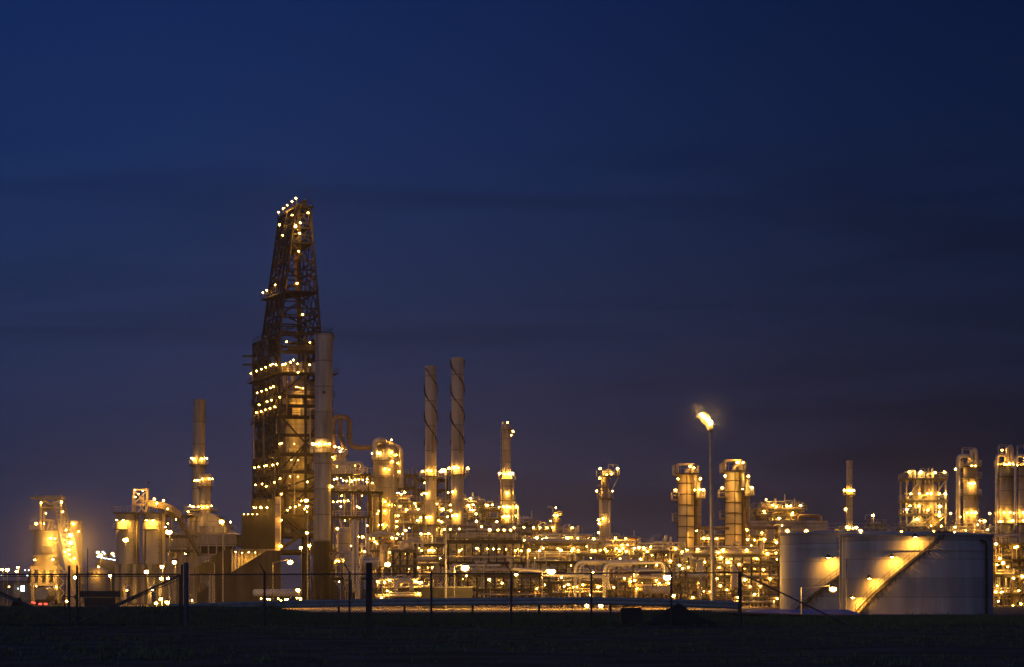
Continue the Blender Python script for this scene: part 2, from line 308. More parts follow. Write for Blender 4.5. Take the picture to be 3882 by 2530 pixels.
# grass
b = MB(); rnd = random.Random(3)
def tuft(x, y, h, n):
    z = gz(x, y) - .03
    for _ in range(n):
        a = rnd.random() * PI; dx, dy = math.cos(a) * .03, math.sin(a) * .03; px, py = x + rnd.uniform(-.12, .12), y + rnd.uniform(-.12, .12)
        hh = h * rnd.uniform(.5, 1.2); lx, ly = rnd.uniform(-.1, .1), rnd.uniform(-.1, .1)
        b.add([(px - dx, py - dy, z), (px + dx, py + dy, z), (px + lx, py + ly, z + hh)], [(0, 1, 2)])
for _ in range(15000):
    y = rnd.uniform(99, 127); x = rnd.uniform(-30, 30)
    on_sand = y > 119
    pn = math.sin(x * .8) * math.sin(y * .6 + x * .3) + rnd.uniform(-.5, .9)
    if pn < -.3: continue
    tuft(x, y, rnd.uniform(.12, .30) if not on_sand else rnd.uniform(.08, .16), 5)
for _ in range(9000):
    y = 99 - 52 * rnd.random() ** 1.7; x = rnd.uniform(-.24, .24) * y
    if math.sin(x * .5 + y * .21) + math.sin(y * .33 - x * .17) + rnd.uniform(-1.6, 1.6) < .2: continue
    tuft(x, y, rnd.uniform(.05, .17), 5)
for _ in range(900):
    x = rnd.uniform(-32, 32)
    if math.sin(x * .9) + math.sin(x * 2.3 + 1) + rnd.uniform(-1, 1) < .1: continue
    tuft(x, rnd.uniform(119, 126), rnd.uniform(.15, .42), 7)
g = b.build('grass', mat('grass_blades', (.20, .22, .08), (.11, .13, .045), .8, 0, .8)); tag(g, 'rough grass on the roadside bank', 'grass', kind='stuff')
# ---------------------------------------------------------------- roadside things
def spline(pts, k=12):
    out = []
    for i in range(len(pts) - 1):
        p0 = pts[max(i - 1, 0)]; p1 = pts[i]; p2 = pts[i + 1]; p3 = pts[min(i + 2, len(pts) - 1)]
        for j in range(k):
            u = j / k; out.append(.5 * ((2 * p1) + (p2 - p0) * u + (2 * p0 - 5 * p1 + 4 * p2 - p3) * u * u + (3 * p1 - p0 - 3 * p2 + p3) * u ** 3))
    return out + [pts[-1]]
gp = spline([P(640, 2291, 139), P(900, 2282, 137), P(1150, 2276, 134), P(1500, 2270, 131), P(1940, 2266, 128.5), (P(2350, 2266, 127)), P(2800, 2281, 126)])
g = thing('guardrail', 'long grey steel guardrail curving along the top of the roadside bank', 'guardrail', (gp[30].x, gp[30].y, gz(gp[30].x, gp[30].y)))
b = MB()
prof = [(0, .0), (.07, -.06), (.07, -.14), (0, -.205), (.07, -.27), (.07, -.35), (0, -.42)]
rows = [[(p.x, p.y - d, p.z + h) for d, h in prof] for p in gp] ; n = len(prof)
b.add([q for r in rows for q in r], [(i * n + j, (i + 1) * n + j, (i + 1) * n + j + 1, i * n + j + 1) for i in range(len(rows) - 1) for j in range(n - 1)], True)
rows2 = [[(x, y + .012, z) for x, y, z in r] for r in rows]
b.add([q for r in rows2 for q in r], [(i * n + j, i * n + j + 1, (i + 1) * n + j + 1, (i + 1) * n + j) for i in range(len(rows) - 1) for j in range(n - 1)], True)
b.build('beam', M['rail'], g)
acc = 0
for p, q in zip(gp[:-1], gp[1:]):
    acc += (q - p).length
    if acc > 3.8:
        acc = 0; b = MB(); b.mm((q.x - .06, q.y + .03, gz(q.x, q.y) - .3), (q.x + .06, q.y + .16, q.z - .03)); b.build('post', M['wood'], g)
# fence
FY = 98.0; ftop = 2.2
fpx = [1003, 1325, 1635, 1938, 2242, 2545, 2805]
fn = thing('chain_link_fence', 'tall chain link fence with wire-topped posts on the grass bank', 'fence', (X(1938, FY), FY, 0))
b = MB(); b.tube((X(716, FY), FY, 2.17), (X(2805, FY), FY, 2.25), .03, 6); b.build('top_rail', M['fence'], fn)
for px in fpx:
    b = MB(); x = X(px, FY); b.tube((x, FY, -.3), (x, FY, 2.3), .045 if px < 2800 else .08, 8); b.tube((x, FY, 2.28), (x - .22, FY - .1, 2.62), .025, 6); o = b.build('post', M['fence'], fn)
b = MB()
for k in range(3):
    f = .33 * (k + 1)
    b.tube((X(1003, FY) - .22 * f, FY - .1 * f, 2.28 + .34 * f), (X(2805, FY) - .22 * f, FY - .1 * f, 2.28 + .34 * f), .006, 4)
b.build('barbed_wire', M['fence'], fn)
def chain_link(b, x0, x1, z0, z1, y, step=.14, t=.007):
    h = z1 - z0; k = int((x1 - x0 + h) / step)
    for i in range(k + 1):
        s0 = x0 - h + i * step
        for sg in (1, -1):
            a = [s0, z0]; c = [s0 + h, z1]
            if a[0] < x0: a = [x0, z0 + (x0 - a[0])]
            if c[0] > x1: c = [x1, z1 - (c[0] - x1)]
            if c[0] - a[0] < .02: continue
            az_, cz_ = (a[1], c[1]) if sg > 0 else (z0 + z1 - a[1], z0 + z1 - c[1])
            yy = y + .003 * sg
            b.add([(a[0], yy, az_ - t), (c[0], yy, cz_ - t), (c[0], yy, cz_ + t), (a[0], yy, az_ + t)], [(0, 1, 2, 3)])
            b.add([(a[0], yy - t, az_), (c[0], yy - t, cz_), (c[0], yy + t, cz_), (a[0], yy + t, az_)], [(0, 1, 2, 3)])
b = MB(); chain_link(b, X(716, FY), X(2805, FY), .05, 2.16, FY + .02); b.build('chain_link_mesh', M['fence'], fn)
br = MB(); br.tube(P(2805, 2172, FY), V(X(3230, 96), 95.5, -.05), .035, 6)
tag(br.build('brace_rail', M['fence'], None, P(2805, 2172, FY)), 'long slanting brace pipe running down from the corner post of the fence', 'brace')
# gates
def gate_leaf(name, label, px0, px1, hinge_right):
    g = thing(name, label, 'gate', (X((px0 + px1) / 2, FY), FY, 0)); x0, x1 = X(px0, FY), X(px1, FY); z0, z1 = Z(2368, FY), Z(2178, FY)
    b = MB(); r = .035
    for z in (z0, z1, z1 - .085): b.tube((x0, FY, z), (x1, FY, z), r if z != z1 - .085 else .02, 6)
    for x in (x0, x1): b.tube((x, FY, z0), (x, FY, z1), r, 6)
    for x in ((x0 + .14) if hinge_right else (x1 - .14),): b.tube((x, FY, z0), (x, FY, z1), .025, 6)
    b.build('gate_frame', M['fence'], g)
    b = MB(); a, c = (V(x0, FY, z0 + .05), V(x1, FY, z1 - .05)) if hinge_right else (V(x1, FY, z0 + .05), V(x0, FY, z1 - .05))
    b.beam(a, c, .035, .10); b.beam(a + V(0, -.05, -.0), c + V(0, -.05, -.16), .03, .05); b.build('brace', M['fence'], g)
    b = MB(); chain_link(b, x0, x1, z0, z1 - .09, FY + .02); b.build('chain_link_mesh', M['fence'], g)
    return g
gl_ = gate_leaf('gate_leaf', 'wide steel gate leaf hung in front of the drive-through silos', -140, 259, False)
gr_ = gate_leaf('gate_leaf', 'steel gate leaf with long rising brace beside the thick bluish post', 290, 682, True)
b = MB(); b.tube((X(262, FY), FY + .02, -.2), (X(262, FY), FY + .02, Z(2145, FY)), .05, 8); b.build('end_post', M['fence'], gl_)
b = MB(); b.tube((X(293, FY), FY - .03, -.2), (X(293, FY), FY - .03, Z(2143, FY)), .05, 8); b.build('end_post', M['fence'], gr_)
b = MB(); b.tube((X(240, FY), FY - .09, Z(2262, FY)), (X(298, FY), FY - .09, Z(2264, FY)), .025, 6); b.box((X(290, FY), FY - .1, Z(2264, FY)), (.12, .08, .2)); b.build('latch', M['fence'], gr_)
b = MB(); b.tube((X(706, FY), FY, -.3), (X(706, FY), FY, Z(2138, FY)), .10, 14); b.lathe([(.11, 0), (.07, .05), (.01, .07)], (X(706, FY), FY, Z(2138, FY)), 14); o = b.build('gate_post', M['post'], None, (X(706, FY), FY, 0)); tag(o, 'thick bluish round post where gate and fence meet', 'post')
b = MB(); b.tube((X(690, FY), FY - .06, -.3), (X(690, FY), FY - .06, Z(2141, FY)), .045, 8); tag(b.build('hinge_post', M['fence'], None, (X(690, FY), FY - .06, 0)), 'thin dark hinge post standing against the thick bluish gate post', 'post')
b = MB(); b.box((X(1399, 80), 80, 1.1), (.20, .20, 2.76)); tag(b.build('wooden_post', M['wood'], None, (X(1399, 80), 80, 0)), 'stout dark wooden post standing in front of the chain link fence', 'post')
# dirt heap and concrete block
b = MB(); n = 40; R = X(2750, 100) - X(2415, 100); c0 = X(2572, 100); rr = random.Random(5); vs_ = []
for j in range(13):
    for i in range(n):
        f = 1 - j / 12; a = 2 * PI * i / n; h = Z(2291, 100) + .1
        pr = (1 - f) ** 1.35; k = 1 + .10 * math.sin(a * 3 + j * .5) + .05 * math.sin(a * 7 + j) ; 
        vs_.append((c0 + R * .5 * f * k * math.cos(a), 100 + 1.5 * f * k * math.sin(a), -.05 + h * pr + (rr.uniform(-.045, .045) if 0 < j < 12 else 0)))
b.add(vs_, [(j * n + i, j * n + (i + 1) % n, (j + 1) * n + (i + 1) % n, (j + 1) * n + i) for j in range(12) for i in range(n)], True)
tag(b.build('dirt_heap', M['dirt'], None, (c0, 100, 0)), 'low dark heap of dirt dumped behind the fence', 'heap')
b = MB(); z1 = Z(2304, 101); b.mm((X(2352, 101), 100.4, -.1), (X(2431, 101), 101.2, z1 - .05)); b.mm((X(2356, 101), 100.45, z1 - .05), (X(2427, 101), 101.15, z1)); b.mm((X(2375, 101), 100.37, .1), (X(2408, 101), 100.4, .3))
tag(b.build('concrete_block', M['black'], None, (X(2391, 101), 100.8, 0)), 'dark concrete block on the grass beside the dirt heap', 'block')
# low shed below the tanks, sky reflection put into its roof colour
t_ = thing('low_shed', 'low shed with flat sheet roof tinted with sky blue in front of the tanks', 'shed', (X(3030, 215), 215, GZ))
y0, y1 = 205, 222; b = MB(); za = Z(2327, 205); zb = Z(2311, 222)
b.add([(X(2815, 205), y0, za), (X(3262, 205), y0, za), (X(3212, 222), y1, zb), (X(2835, 222), y1, zb), (X(2815, 205), y0, za - .25), (X(3262, 205), y0, za - .25), (X(3212, 222), y1, zb - .25), (X(2835, 222), y1, zb - .25)], [(0, 1, 2, 3), (7, 6, 5, 4), (0, 4, 5, 1), (1, 5, 6, 2), (2, 6, 7, 3), (3, 7, 4, 0)])
b.build('roof', M['roof_sky'], t_)
b = MB(); b.mm((X(2822, 205), y0 + .6, GZ), (X(3250, 205), y0 + .8, za - .26)); b.build('wall', M['darkclad'], t_)
b = MB(); b.mm((X(2840, 222), y1 - .9, GZ), (X(3205, 222), y1 - .7, zb - .3)); b.build('wall', M['darkclad'], t_)
# trailer, container, bush, truck
t_ = thing('box_trailer', 'dark box trailer parked in shadow beneath the twin silos', 'trailer', (X(378, 330), 330, GZ))
b = MB(); b.mm((X(300, 330), 330, Z(2264, 330)), (X(456, 330), 333, Z(2241, 330))); b.mm((X(318, 330), 330.2, Z(2300, 330)), (X(436, 330), 332.8, Z(2266, 330))); b.build('box_body', M['black'], t_)
for px in (325, 340, 415, 430):
    b = MB(); x = X(px, 330); b.tube((x, 330.0, GZ + .5), (x, 330.35, GZ + .5), .5, 14); b.build('wheel', M['rubber'], t_)
for k in range(3):
    b = MB(); b.mm((X(335 + 36 * k, 330), 329.95, Z(2262, 330)), (X(337 + 36 * k, 330), 329.99, Z(2243, 330))); b.build('side_rib', M['dark'], t_)
def bush(px0, px1, py, Y, label, seed):
    rr = random.Random(seed); w_ = X(px1, Y) - X(px0, Y); cx = X((px0 + px1) / 2, Y); z0 = gz(cx, Y); h = Z(py, Y) - z0
    o_ = thing('bush', label, 'bush', (cx, Y, z0)); b = MB()
    for k in range(6): a = rr.uniform(-.5, .5); b.tube((cx, Y, z0), (cx + a * w_ * .8, Y + rr.uniform(-.5, .5), z0 + h * .6), .05, 5, .02)
    b.build('stem', M['wood'], o_); b = MB()
    for k in range(2600):
        a = rr.uniform(0, 2 * PI); f = rr.random() ** .5; zz = rr.random(); f *= math.sqrt(max(0, 1 - (zz * .95) ** 2)) * (1 + .15 * math.sin(a * 4 + seed))
        p = V(cx + f * w_ / 2 * math.cos(a), Y + f * w_ * .3 * math.sin(a), z0 + h * zz * (.85 + .15 * math.sin(a * 3)))
        u = V(rr.uniform(-1, 1), rr.uniform(-1, 1), rr.uniform(-1, 1)).normalized() * .14; v = u.orthogonal().normalized() * .06
        b.add([p - u, p + v, p + u, p - v], [(0, 1, 2, 3)])
    b.build('foliage', mat('bush_leaves', (.05, .07, .03), (.03, .045, .02), .8), o_)
bush(30, 104, 2268, 180, 'dark rounded bush in shadow beyond the wide gate leaf', 2)
# truck with red tail lights under the silos
ty = 500; t_ = thing('lorry', 'tanker lorry with glowing red tail lights under the loading silos', 'lorry', (X(156, ty), ty, GZ))
b = MB(); cx = X(157, ty); zb = GZ + 1.0; b.path([(cx, ty, zb + 1.35), (cx, ty + 9, zb + 1.35)], 1.42, 18); b.build('tank_body', M['galv'], t_)
b = MB(); b.mm((cx - 1.2, ty - .1, GZ + .75), (cx + 1.2, ty + 11, GZ + 1.1)); b.mm((cx - 1.25, ty - .2, GZ + .55), (cx + 1.25, ty - .1, GZ + .95)); b.build('chassis', M['black'], t_)
b = MB(); b.mm((cx - 1.2, ty + 10, GZ + .7), (cx + 1.2, ty + 12.4, GZ + 3.2)); b.build('cab', M['white'], t_)
for dx in (-.95, .95):
    for dy in (.9, 2.2, 11):
        b = MB(); b.tube((cx + dx - .25, ty + dy, GZ + .52), (cx + dx + .25, ty + dy, GZ + .52), .52, 14); b.build('wheel', M['rubber'], t_)
for px in (153, 174):
    b = MB(); b.box((X(px, ty), ty - .25, Z(2291, ty)), (.62, .08, .36)); b.build('tail_light', M['red'], t_)
for px, py in ((131, 2287), (124, 2284)):
    b = MB(); b.box((X(px, ty), ty - .2, Z(py, ty)), (.35, .08, .25)); b.build('marker_light', M['red'], t_)
STEAM = True
# ================================================================ builders of plant
def lamps_px(th, lst, Y, r=.24, style=None, drop=0):
    for e in lst:
        px, py = e[0], e[1]; rr = e[2] if len(e) > 2 else r; st = e[3] if len(e) > 3 else style; dr = e[4] if len(e) > 4 else drop
        lamp(th, P(px, py, Y), rr, dr, st)
def column(name, label, cat, px0, px1, pyt, pyb, Y, m='shell', plats=(), lamps=(), head='dome', pxb=None, group=None, ladder=None, n=28, skirt=True):
    """upright vessel or stack; plats = (py, extra px, ) rings; lamps (px, py[, r, style])"""
    cx = X((px0 + px1) / 2, Y); R = S(px1 - px0, Y) / 2; zt, zb = Z(pyt, Y), max(GZ, Z(pyb, Y))
    cxb, Rb = (cx, R) if pxb is None else (X((pxb[0] + pxb[1]) / 2, Y), S(pxb[1] - pxb[0], Y) / 2)
    t = thing(name, label, cat, (cxb, Y, zb), group); b = MB(); h = zt - zb
    if head == 'dome':
        hd = R * .75; prof = [(R, 0), (R, h - hd)] + [(R * math.cos(a * PI / 12), h - hd + hd * math.sin(a * PI / 12)) for a in range(1, 6)] + [(.01, h)]
        b.lathe(prof, (cx, Y, zb), n)
    else:
        k = 10; prof = [(Rb + (R - Rb) * i / k, h * i / k) for i in range(k + 1)]
        b.lathe(prof, (cx, Y, zb), n, True)
        if cxb != cx:
            for i, q in enumerate(b.v): b.v[i] = (q[0] + (cxb - cx) * (1 - (q[2] - zb) / h), q[1], q[2])
        if head == 'open':
            b.ring((cx, Y, 0), R * .98, R * 1.06, zt - .5, zt + .02, n)
    b.build('shell', M[m], t)
    rad = lambda z: Rb + (R - Rb) * (z - zb) / h; ctr = lambda z: cxb + (cx - cxb) * (z - zb) / h
    for p in plats:
        z = Z(p[0], Y); e = S(p[1], Y); r0 = rad(z) + .02; c = (ctr(z), Y, 0); b = MB(); b.ring(c, r0, r0 + e, z - .16, z, 24)
        for i in range(8):
            a = 2 * PI * (i + .5) / 8; d = V(math.cos(a), math.sin(a), 0); cc = V(ctr(z), Y, 0); b.beam(cc + d * r0 + V(0, 0, z - 1.1), cc + d * (r0 + e * .9) + V(0, 0, z - .17), .1)
        pl = b.build('platform', M['deck'], t); b = MB(); b.ring_rail(c, r0 + e - .05, z, 1.15, 16); b.build('railing', M['galv'], pl)
    for e in lamps:
        px, py = e[0], e[1]; z = Z(py, Y); dx = X(px, Y) - ctr(z); r_ = rad(z) if z < zt - .3 else 0
        y = Y - (math.sqrt(max(0, r_ * r_ - dx * dx)) + .75 if abs(dx) < r_ else .0)
        lamp(t, V(X(px, Y), y, z), e[2] if len(e) > 2 else .24, e[4] if len(e) > 4 else (1.5 if abs(dx) >= r_ else 0), e[3] if len(e) > 3 else None)
    if ladder:
        b = MB(); a = ladder; d = V(math.sin(a), -math.cos(a), 0); b.ladder((ctr(zb) + d.x * (Rb + .3), Y + d.y * (Rb + .3), zb), zt, V(math.cos(a), math.sin(a), 0), .6, .08); b.build('ladder', M['galv'], t)
    return t
def overhead(th, pts, r, m='pipe', name='overhead_pipe', bend=1.2):
    b = MB(); b.path(arc(pts, bend), r, 12); return b.build(name, M[m], th)
FRAMES = []
def frame(name, label, cat, px0, px1, pys, Y, depth=8, nx=3, ny=1, m='steel', dm='deck', rail=True, brace=1, pipes=10, risers=6, seed=1, take=True, pyb=None, colw=.34, vx=True, group=None):
    """open steel structure: columns, decks with rails, bracing, pipes"""
    pipes = min(int(pipes * 1.45), 62); risers = min(int(risers * 1.5), 36)
    rr = random.Random(seed); x0, x1 = X(px0, Y), X(px1, Y); zs = [Z(p, Y) for p in pys]; zb = GZ if pyb is None else Z(pyb, Y); zt = max(zs)
    t = thing(name, label, cat, ((x0 + x1) / 2, Y + depth / 2, zb), group)
    b = MB(); b.box((0, 0, (zt - zb) / 2), (colw, colw * .5, zt - zb)); b.box((-colw * .4, 0, (zt - zb) / 2), (colw * .18, colw, zt - zb)); b.box((colw * .4, 0, (zt - zb) / 2), (colw * .18, colw, zt - zb))
    proto = b.build('column', M[m], None, (0, 0, 0)); me = proto.data; first = True
    xs = [x0 + (x1 - x0) * i / nx for i in range(nx + 1)]; yy = [Y + depth * j / ny for j in range(ny + 1)]
    for x in xs:
        for y in yy:
            o = proto if first else bpy.data.objects.new('column', me)
            if not first: COL.objects.link(o)
            first = False; o.parent = t; o.location = V(x, y, zb) - wloc(t)
    for z in zs:
        b = MB(); e = .5
        b.mm((x0 - e, Y - e, z - .10), (x1 + e, Y + depth + e, z))
        for y in (Y - .15, Y + depth + .15): b.mm((x0 - e + .01, y - .1, z - .55), (x1 + e - .01, y + .1, z - .103))
        for x in xs: b.mm((x - .12, Y - e + .02, z - .5), (x + .12, Y + depth + e - .02, z - .106))
        d = b.build('deck', M[dm], t)
        if rail:
            b = MB(); b.rail([(x0 - e, Y + depth, z), (x0 - e, Y - e, z), (x1 + e, Y - e, z), (x1 + e, Y + depth, z)], 1.15, .055, 1.8); b.build('railing', M['galv'], d)
    lv = sorted(zs) ; lo = [zb] + lv[:-1]
    if brace:
        for a, c in zip(lo, lv):
            for i in range(nx):
                b = MB()
                if rr.random() < .5 * brace:
                    if rr.random() < .5: b.beam((xs[i], Y - .02, a), (xs[i + 1], Y - .02, c - .5), .16)
                    else: b.beam((xs[i + 1], Y - .02, a), (xs[i], Y - .02, c - .5), .16)
                if b.v: b.build('brace', M[m], t)
    mats = ['pipe', 'pipe', 'galv', 'pipe_brown', 'white', 'pipe']
    for k in range(pipes):                     # long runs lying on the decks
        z = rr.choice(lv) ; r = rr.choice((.09, .12, .16, .22, .3)); y = rr.uniform(Y - .3, Y + depth * .7); z += r + .02 + rr.choice((0, 0, .7, 1.4, -1.3))
        a = rr.uniform(x0 - .4, x0 + (x1 - x0) * .4); c = rr.uniform(x0 + (x1 - x0) * .5, x1 + .4)
        pts = [(a, y, z), (c, y, z)]
        if rr.random() < .5: pts = [(a, y, z - rr.uniform(1, 2.6))] + pts
        if rr.random() < .5: pts = pts + [(c, y, z + rr.choice((-1, 1)) * rr.uniform(1, 2.4))]
        b = MB(); b.path(arc(pts, r * 2.5, 3), r, 8); b.build('pipe', M[rr.choice(mats)], t)
    for k in range(risers):                    # uprights between decks
        x = rr.uniform(x0, x1); y = rr.uniform(Y - .35, Y + depth * .5); i = rr.randrange(len(lv)); r = rr.choice((.07, .1, .14, .2)); a, c = lo[i], lv[i] + (rr.uniform(.6, 2.5) if i == len(lv) - 1 else -.1)
        pts = [(x, y, a), (x, y, c)]
        if rr.random() < .45: pts.append((x + rr.choice((-1, 1)) * rr.uniform(.8, 2.5), y, c)); pts.append((pts[-1][0], y, c - rr.uniform(1, 3)))
        b = MB(); b.path(arc(pts, .5, 4), r, 8); b.build('pipe', M[rr.choice(mats)], t)
    if vx and (x1 - x0) > 4:                   # stair flights on one end
        b = MB()
        for i, (a, c) in enumerate(zip(lo, lv)):
            s = 1 if i % 2 else -1; xm = x1 + .9; l = min((c - a) * .8, depth) ; ya, yc = (Y, Y + l) if s > 0 else (Y + l, Y)
            for o_ in (-.35, .35): b.beam((xm + o_, ya, a), (xm + o_, yc, c), .06, .22); b.beam((xm + o_, ya, a + 1), (xm + o_, yc, c + 1), .05)
            k = int((c - a) / .5)
            for j in range(k): f = (j + .5) / k; b.box((xm, ya + (yc - ya) * f, a + (c - a) * f), (.7, .25, .04))
        b.build('stair', M['galv'], t)
    if take: FRAMES.append(dict(t=t, px0=px0, px1=px1, top=min(pys), bot=(HY + (EYE - zb) * F / Y), Y=Y, lv=lv, zb=zb, depth=depth))
    return t
def drum(label, px0, px1, py0, py1, Y, m='clad', name='horizontal_drum', saddles=True, supp=None, cat='drum'):
    """horizontal vessel with dished ends on saddles"""
    x0, x1 = X(px0, Y), X(px1, Y); r = S(py1 - py0, Y) / 2; z = Z((py0 + py1) / 2, Y); zb = z - r - .5
    t = thing(name, label, cat, ((x0 + x1) / 2, Y, zb)); b = MB(); n = 20
    prof = [(.01, -r * .5), (r * .5, -r * .42), (r * .85, -r * .22), (r, 0), (r, x1 - x0), (r * .85, x1 - x0 + r * .22), (r * .5, x1 - x0 + r * .42), (.01, x1 - x0 + r * .5)]
    q = MB(); q.lathe(prof, (0, 0, 0), n, False)
    b.add([(x0 + c, Y + a, z + d) for a, d, c in q.v], q.f, True); b.build('shell', M[m], t)
    for f in (.22, .78):
        b = MB(); x = x0 + (x1 - x0) * f; b.mm((x - .2, Y - r * .7, (zb if supp is None else supp)), (x + .2, Y + r * .7, z - r * .6)); b.build('saddle', M['concrete'], t)
    b = MB(); b.tube((x0 + (x1 - x0) * .3, Y, z + r * .9), (x0 + (x1 - x0) * .3, Y, z + r + .6), r * .22, 10); b.tube((x0 + (x1 - x0) * .3, Y, z + r + .45), (x0 + (x1 - x0) * .3, Y, z + r + .6), r * .35, 10); b.build('nozzle', M['steel'], t)
    return t
# ================================================================ loading silos with lorry lane (far west)
Y = 556
t = thing('loading_silo', 'floodlit drive-through loading silo with open roof frame over the red tail lights', 'silo', (X(178, Y), Y, GZ))
cx, R = X(175, Y), S(94, Y) / 2
b = MB(); zt, z1, z2, z3 = Z(2015, Y), Z(2100, Y), Z(2116, Y), Z(2147, Y)
b.lathe([(R * 1.02, z3), (R * 1.02, z2), (R * 1.05, z2 + .01), (R * 1.05, z1), (R, z1 + .01), (R, zt)], (cx, Y, 0), 32); b.build('bin', M['silo'], t)
b = MB(); b.ring((cx, Y, 0), R * .9, R + 1.0, zt, zt + .2, 28); p_ = b.build('roof_deck', M['deck'], t); b = MB(); b.ring_rail((cx, Y, 0), R + .9, zt + .2, 1.2, 22); b.build('railing', M['galv'], p_)
b = MB(); b.mm((cx - R - .3, Y - R, z3 - .9), (cx + R + .3, Y + R, z3 - .01)); b.build('base_slab', M['silo'], t)
zm = Z(2210, Y)
b = MB(); b.mm((cx - R - .3, Y - R, zm - .7), (cx + R + .3, Y + R, zm)); b.build('floor_slab', M['silo'], t)
for i in range(4):
    for y in (Y - R + .4, Y + R - .4):
        b = MB(); x = cx - R + .3 + (2 * R - .6) * i / 3; b.mm((x - .4, y - .35, zm + .003 if 0 < i < 3 else GZ), (x + .4, y + .35, z3 - .903)); b.build('pillar', M['silo'], t)
for x in (cx - R * .35, cx + R * .35):       # hoppers
    b = MB(); b.lathe([(.5, 0), (1.5, 2.2), (1.5, 2.6)], (x, Y - 1, zm + .6), 14); b.build('hopper', M['galv'], t)
b = MB()                                      # roof tower frame
fx0, fx1, fz0, fz1 = X(161, Y), X(238, Y), zt + .2, Z(1893, Y)
for x in (fx0, fx1):
    for y in (Y - 2, Y + 2): b.beam((x, y, fz0), (x, y, fz1), .45)
for y in (Y - 2, Y + 2):
    b.beam((fx0, y, fz1 - .2), (X(200, Y), y, Z(1915, Y)), .25); b.beam((fx1, y, fz1 - .2), (X(200, Y), y, Z(1915, Y)), .25); b.beam((fx0, y, Z(1972, Y)), (X(200, Y), y, Z(1972, Y)), .25); b.beam((X(185, Y), y, fz0), (X(198, Y), y, Z(1972, Y)), .25); b.beam((fx0, y, Z(1926, Y)), (fx1, y, Z(1926, Y)), .3)
b.build('roof_frame', M['silo'], t)
b = MB(); b.mm((X(124, Y), Y - 3.4, fz1), (X(240, Y), Y + 3.4, fz1 + .5)); b.mm((X(140, Y), Y - 3, fz1 + .503), (X(238, Y), Y + 3, fz1 + .8)); b.build('roof_slab', M['silo'], t)
b = MB(); b.mm((X(166, Y), Y - 1.6, Z(1935, Y)), (X(196, Y), Y + 1.6, Z(1917, Y))); b.build('drive_house', M['darkclad'], t)
b = MB()                                      # inclined conveyor truss
a, c = P(203, 1912, Y - 3.2), P(276, 2215, Y - 3.2)
for dx in (-.1, 2.6):
    for dz in (0, 2.0): b.beam(a + V(dx, 0, dz * .3), c + V(dx, 0, dz * .3), .28)
k = 16
for i in range(k):
    p, q = a.lerp(c, i / k), a.lerp(c, (i + 1) / k); b.beam(p, q + V(2.6, 0, 0), .14); b.beam(p, p + V(2.6, 0, 0), .14)
b.build('conveyor_truss', M['silo'], t)
b = MB(); b.path(arc([P(247, 2085, Y - 4), P(256, 2140, Y - 4), P(287, 2235, Y - 4)], 1), .75, 12); b.build('loading_chute', M['silo'], t)
b = MB(); 
for x0_, x1_ in ((227, 262),):
    for px in (x0_, x1_):
        for dy in (-4.2, -1.5): b.beam(P(px - 4, 2140, Y + dy), V(X(px, Y), Y + dy, GZ), .35)
    for z_ in (2150, 2190, 2230): b.beam(P(x0_, z_, Y - 4.2), P(x1_, z_ + 38, Y - 4.2), .2); b.beam(P(x1_, z_, Y - 4.2), P(x0_, z_ + 38, Y - 4.2), .2)
b.build('trestle', M['silo'], t)
b = MB(); b.mm((X(172, Y), Y - R - 1.4, Z(2096, Y)), (X(212, Y), Y - R + .6, Z(2072, Y))); b.build('switch_house', M['silo'], t)
lamps_px(t, [(137, 1986, .45), (167, 1986), (156, 1907), (234, 1904), (174, 1946), (238, 1941)], Y - 2.5)
lamps_px(t, [(192, 2041, .42), (209, 2043), (131, 2123, .3), (201, 2122), (140, 2178), (185, 2178), (214, 2178), (137, 2222), (213, 2227), (166, 2178)], Y - R - 1.6)
lamps_px(t, [(267, 2030, .55, 'flood'), (269, 2058, .66, 'flood'), (247, 2093, .3), (263, 2103), (251, 2010), (253, 2280, .35), (262, 2086)], Y - 6)
column('storage_silo', 'smaller plain silo tucked behind the floodlit conveyor of the loading silo', 'silo', 254, 312, 1976, 2310, 578, 'silo', [(2014, 5)], [(285, 1987, .4), (272, 1986), (304, 2016), (290, 2120, .35), (273, 2124), (276, 2156), (306, 2148)], 'flat')
# domed store and far lights
Y = 640; t = thing('domed_store', 'low pale domed store between the floodlit silo and the twin silos', 'store', (X(363, Y), Y, GZ)); R = S(60, Y)
b = MB(); b.lathe([(R, GZ), (R, Z(2180, Y))] + [(R * math.cos(i * PI / 16), Z(2180, Y) + S(32, Y) * math.sin(i * PI / 16)) for i in range(1, 8)] + [(.01, Z(2148, Y))], (X(363, Y), Y, 0), 36); b.build('shell', M['silo'], t)
for k in range(3): b = MB(); b.mm((X(345 + 14 * k, Y), Y - R - .2, Z(2176, Y)), (X(351 + 14 * k, Y), Y - R + .5, Z(2170, Y))); b.build('vent', M['dark'], t)
lamps_px(t, [(374, 2150, .35), (364, 2178)], Y - R - 1)
